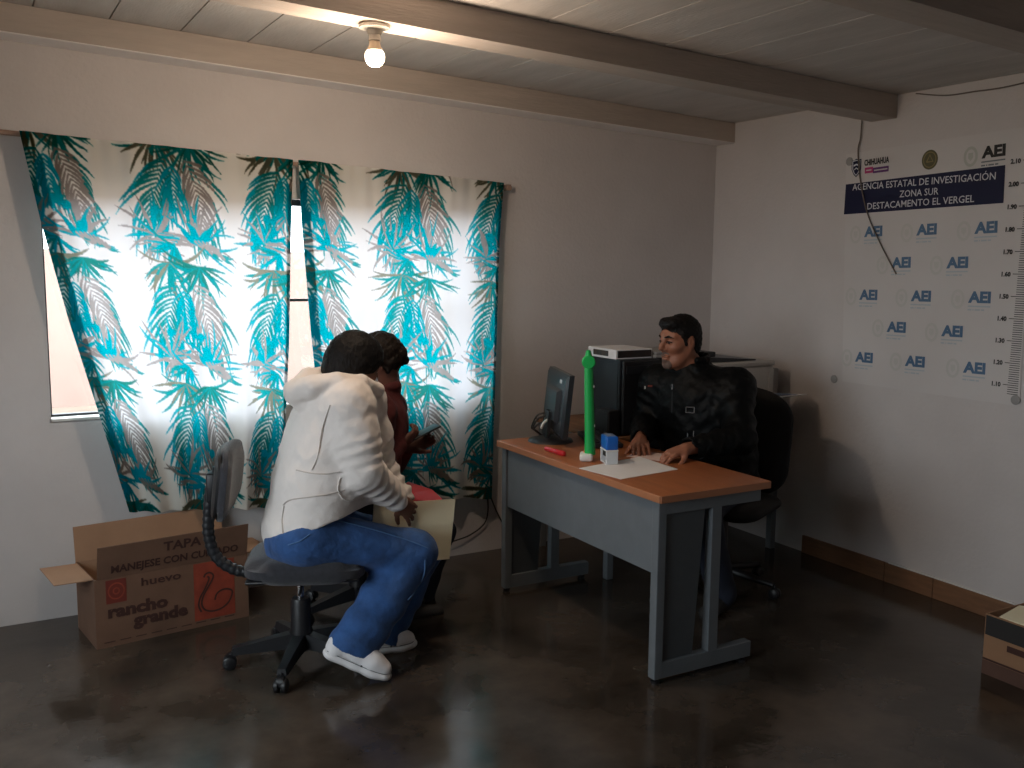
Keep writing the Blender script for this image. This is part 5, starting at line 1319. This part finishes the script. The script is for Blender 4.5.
# shoes
def sneaker(heel, toe, up, name_parent):
    f = nv(toe-heel); u_ = nv(np.array(up)-f*(np.array(up)@f)); l_ = np.cross(u_, f); Ls = np.linalg.norm(toe-heel)
    p = lambda a, b2, c2: heel+f*a*Ls+l_*b2+u_*c2
    sole = SDF(); 
    sole.chain([p(0.12, 0, 0.016), p(0.45, 0, 0.014), p(0.72, 0.004, 0.014), p(0.87, 0, 0.018)], [0.040, 0.038, 0.047, 0.042], k=0.02, fl=(u_, 0.55))
    U2 = SDF()
    U2.chain([p(0.12, 0, 0.04), p(0.135, 0, 0.074)], [0.036, 0.031], k=0.02); U2.chain([p(0.14, 0, 0.065), p(0.42, 0, 0.066), p(0.68, 0, 0.046), p(0.85, 0, 0.034)], [0.037, 0.038, 0.041, 0.038], k=0.03)
    U2.chain([p(0.40, 0, 0.100), p(0.55, 0, 0.080)], [0.020, 0.018], k=0.02)
    U2.cap(p(0.20, 0, 0.13), p(0.26, 0, 0.10), 0.036, 0.030, k=0.01, op='s'); U2.half(p(0, 0, 0.008), -u_)
    sh = grow('shoe', U2, 0.004, M['sneaker'], name_parent)
    grow('sole', sole, 0.004, M['sneaker_sole'], sh)
    for i in range(5):
        a = 0.46+0.055*i; h_ = 0.109-0.012*i
        MB().tube(smooth_path([p(a, -0.022, h_-0.020), p(a+0.01, -0.008, h_-0.004), p(a+0.012, 0.008, h_-0.004), p(a, 0.022, h_-0.020)]), 0.0035, 6).build('lace', M['sneaker'], sh, True)
    S2 = SDF(); S2.cap(p(0.045, 0, 0.055), p(0.060, 0, 0.092), 0.015, 0.014, k=0.01); grow('heel_tab', S2, 0.004, M['beige'], sh)
    for a, c2 in ((0.35, 0.052), (0.45, 0.050), (0.55, 0.030)):
        MB().lathe([(0.0, 0.003), (0.004, 0.002), (0.004, -0.006), (0.0, -0.006)], tuple(p(a, -0.037, c2)), axis=tuple(-l_), n=10).build('eyelet', M['steel_dark'], sh, True)
    MB().tube(smooth_path([p(0.02, -0.030, 0.033), p(0.3, -0.040, 0.032), p(0.6, -0.043, 0.030), p(0.78, -0.047, 0.032), p(0.90, -0.040, 0.034), p(0.985, -0.012, 0.034)]), 0.0012, 5).build('sole_line', M['ink_black'], sh, True)
    return sh
toeR = at(388, 684, y=-1.335); toeR[2] = 0.004
heelR = at(323, 655, y=-1.235)
sneaker(heelR, toeR, (0, 0, 1), wom)
toeL = at(415, 646, z=0.004); heelL = toeL+np.array([-0.255, 0.03, 0.0])
sneaker(heelL, toeL, (0, 0, 1), wom)
S = SDF(); S.cap(akRw+nv(toeR-heelR)*0.02+UP*0.02, heelR+nv(toeR-heelR)*0.075+UP*0.05, 0.030, 0.032, k=0.02); grow('sock', S, 0.005, M['sock'], wom)

# folder the woman holds on her lap
yF = -1.055
q = [at(374, 504, y=yF), at(455.5, 499, y=yF+0.02), at(449.5, 559, y=yF-0.005), at(370, 566, y=yF-0.02)]
nF = nv(np.cross(q[1]-q[0], q[3]-q[0])); 
MB().prism(q, nF*0.004).solo('manila_folder', M['manila'], tuple(np.mean(q, 0)), 'cream card folder standing on the woman\'s lap under her hand', 'folder')

# ------------------------------------------------------------------ the person in dark red behind her
p2 = thing('person', (-2.55, -0.60, 0), 'person in dark red top with short dark hair looking at a phone, behind the woman', 'person')
yS = -0.62
SF = nv([0.98, -0.10, 0]); SLf = np.array([-SF[1], SF[0], 0])
pel2 = at(352, 512, y=yS); ch2_ = at(376, 425, y=yS); nk2 = at(384, 388, y=yS); hd2 = at(380, 361, y=yS)
h2F = nv([0.80, 0.02, -0.55]); h2U = nv([0.45, -0.1, 0.9])
shR2 = at(376, 412, y=yS-0.15); elR2 = at(378, 463, y=yS-0.19); wrR2 = at(399, 445, y=yS-0.09)
shL2 = at(388, 408, y=yS+0.15); elL2 = at(392, 462, y=yS+0.14); wrL2 = at(408, 447, y=yS+0.03)
hipR2 = pel2-SLf*0.09; hipL2 = pel2+SLf*0.09
knR2 = at(428, 540, y=yS-0.10); knL2 = at(440, 532, y=yS+0.10)
anR2 = at(404, 606, y=yS-0.12); anL2 = at(420, 600, y=yS+0.08)
B = SDF(); p2h, A2 = head_geo(B, hd2, h2F, h2U, 0.97)
B.cap(nk2, hd2-h2F*0.02, 0.05, 0.05, k=0.04)
B.chain([pel2, ch2_, nk2], [0.13, 0.12, 0.06], k=0.06)
for sh, el, wr in ((shR2, elR2, wrR2), (shL2, elL2, wrL2)):
    B.cap(ch2_, sh, 0.08, 0.052, k=0.05); B.cap(sh, el, 0.048, 0.038, k=0.03); B.cap(el, wr, 0.038, 0.025, k=0.02)
for hp, kn, an in ((hipR2, knR2, anR2), (hipL2, knL2, anL2)):
    B.cap(hp, kn, 0.08, 0.055, k=0.05); B.cap(kn, an, 0.05, 0.036, k=0.03); B.cap(an, an+SF*0.06-UP*0.04, 0.030, 0.022, k=0.02)
ph0, ph1 = at(406, 441, y=yS-0.05), at(434, 427, y=yS-0.05)
hand_geo(B, wrR2, nv(ph1-ph0)*1.0+np.array([0, 0.15, 0.05]), (0.35, -0.75, -0.55), 1, curls=[(0.2, 0.5, 0.4), (0.35, 0.6, 0.5), (0.4, 0.7, 0.5), (0.5, 0.7, 0.5)], sc_=0.95)
hand_geo(B, wrL2, nv(ph1-ph0)*0.8+np.array([0, -0.3, 0.0]), (0.3, 0.8, -0.5), -1, curls=[(0.3, 0.5, 0.4), (0.45, 0.6, 0.5), (0.5, 0.7, 0.5), (0.5, 0.7, 0.5)], sc_=0.95)
grow('body', B, 0.0042, M['skin_deep'], p2)
for s in (1, -1):
    e = MB().lathe([(0.0, -0.011)]+[(0.011*math.sin(a), -0.011*math.cos(a)) for a in np.linspace(0.3, 2.84, 9)]+[(0.0, 0.011)], tuple(p2h(0.078, 0.030*s, 0.004)), axis=tuple(h2F), n=14).build('eye', M['eye_white'], p2, True)
    MB().lathe([(0.0, 0.001), (0.0055, 0.0), (0.0055, -0.004), (0.0, -0.004)], tuple(p2h(0.0885, 0.030*s, 0.003)), axis=tuple(h2F), n=14).build('iris', M['eye_dark'], e, True)
S = SDF()
S.ell(p2h(-0.010, 0, 0.040), np.array([0.112, 0.092, 0.095]), A2, k=0.02); S.ell(p2h(-0.045, 0, -0.01), np.array([0.080, 0.082, 0.085]), A2, k=0.03)
S.cap(p2h(0.05, 0.05, 0.085), p2h(0.10, 0.02, 0.070), 0.030, 0.020, k=0.02); S.cap(p2h(0.05, -0.05, 0.080), p2h(0.098, -0.03, 0.060), 0.028, 0.018, k=0.02)
S.cap(p2h(0.09, 0.0, 0.075), p2h(0.118, -0.005, 0.045), 0.020, 0.008, k=0.015)
S.cap(p2h(0.02, -0.082, 0.02), p2h(0.03, -0.082, -0.025), 0.016, 0.010, k=0.02)
S.ell(p2h(0.112, 0, -0.030), np.array([0.078, 0.086, 0.092]), A2, k=0.008, op='s')
grow('hair', S, 0.004, M['hair_brown'], p2, noise=[(0.003, 85), (0.002, 150)])
J = SDF()
J.chain([pel2, at(366, 470, y=yS), ch2_], [0.155, 0.140, 0.140], k=0.06); J.cap(ch2_, nk2-UP*0.01, 0.135, 0.078, k=0.06)
for sh, el, wr in ((shR2, elR2, wrR2), (shL2, elL2, wrL2)):
    J.cap(ch2_+UP*0.03, sh, 0.10, 0.080, k=0.05); J.cap(sh, el, 0.078, 0.062, k=0.04, fold=(0.004, 4, 0, (20, 20, 20))); J.cap(el, el+(wr-el)*0.92, 0.062, 0.042, k=0.03)
    J.cap(el+(wr-el)*0.85, wr+(wr-el)*0.12, 0.030, 0.034, k=0.005, op='s')
for k_ in range(10):
    a0, a1 = math.radians(30+k_*30), math.radians(30+(k_+1)*30); cN = nk2+UP*0.012
    J.cap(cN+SF*math.cos(a0)*0.06+SLf*math.sin(a0)*0.065, cN+SF*math.cos(a1)*0.06+SLf*math.sin(a1)*0.065, 0.018, 0.018, k=0.012)
grow('jacket', J, 0.0065, M['maroon'], p2, noise=[(0.003, 40)])
S = SDF()
for hp, kn, an in ((hipR2, knR2, anR2), (hipL2, knL2, anL2)):
    S.cap(hp, kn, 0.100, 0.074, k=0.05); S.cap(kn, an-UP*0.01, 0.072, 0.060, k=0.03)
grow('trousers', S, 0.008, M['denim_dark'], p2, noise=[(0.003, 40)])
for an in (anR2, anL2):
    S = SDF(); S.cap(an-SF*0.02-UP*0.03, an+SF*0.16-UP*0.05, 0.040, 0.034, k=0.02); S.half((0, 0, 0.002), (0, 0, -1)); grow('shoe', S, 0.006, M['ink_black'], p2)
# phone
ph = thing('mobile_phone', tuple(ph0), 'dark mobile phone held up by the person in dark red', 'phone')
d_ = nv(ph1-ph0); s_ = nv(np.array([0.45, 0.86, 0.18])-d_*(d_@np.array([0.45, 0.86, 0.18]))); n_ = nv(np.cross(s_, d_)); c = (ph0*0.35+ph1*0.65)
R3 = Matrix((d_, s_, n_)).transposed()
MB().box(c, (0.15, 0.072, 0.009), R3, 0.003).build('body', M['black_plastic'], ph, True)
MB().box(c+n_*0.005, (0.138, 0.064, 0.001), R3).build('screen', M['screen'], ph)
# red folder on their lap
q = [at(392, 494, y=-0.80), at(432, 488, y=-0.56), at(455, 502, y=-0.62), at(412, 512, y=-0.86)]
b = MB(); b.prism([at(388, 500, y=-0.86), at(408, 484, y=-0.62), at(432, 492, y=-0.62), at(446, 505, y=-0.80)], (0, 0, 0.012))
b.solo('red_folder', M['red_card'], tuple(at(420, 497, y=-0.75)), 'bright red folder on the lap of the person in dark red', 'folder')
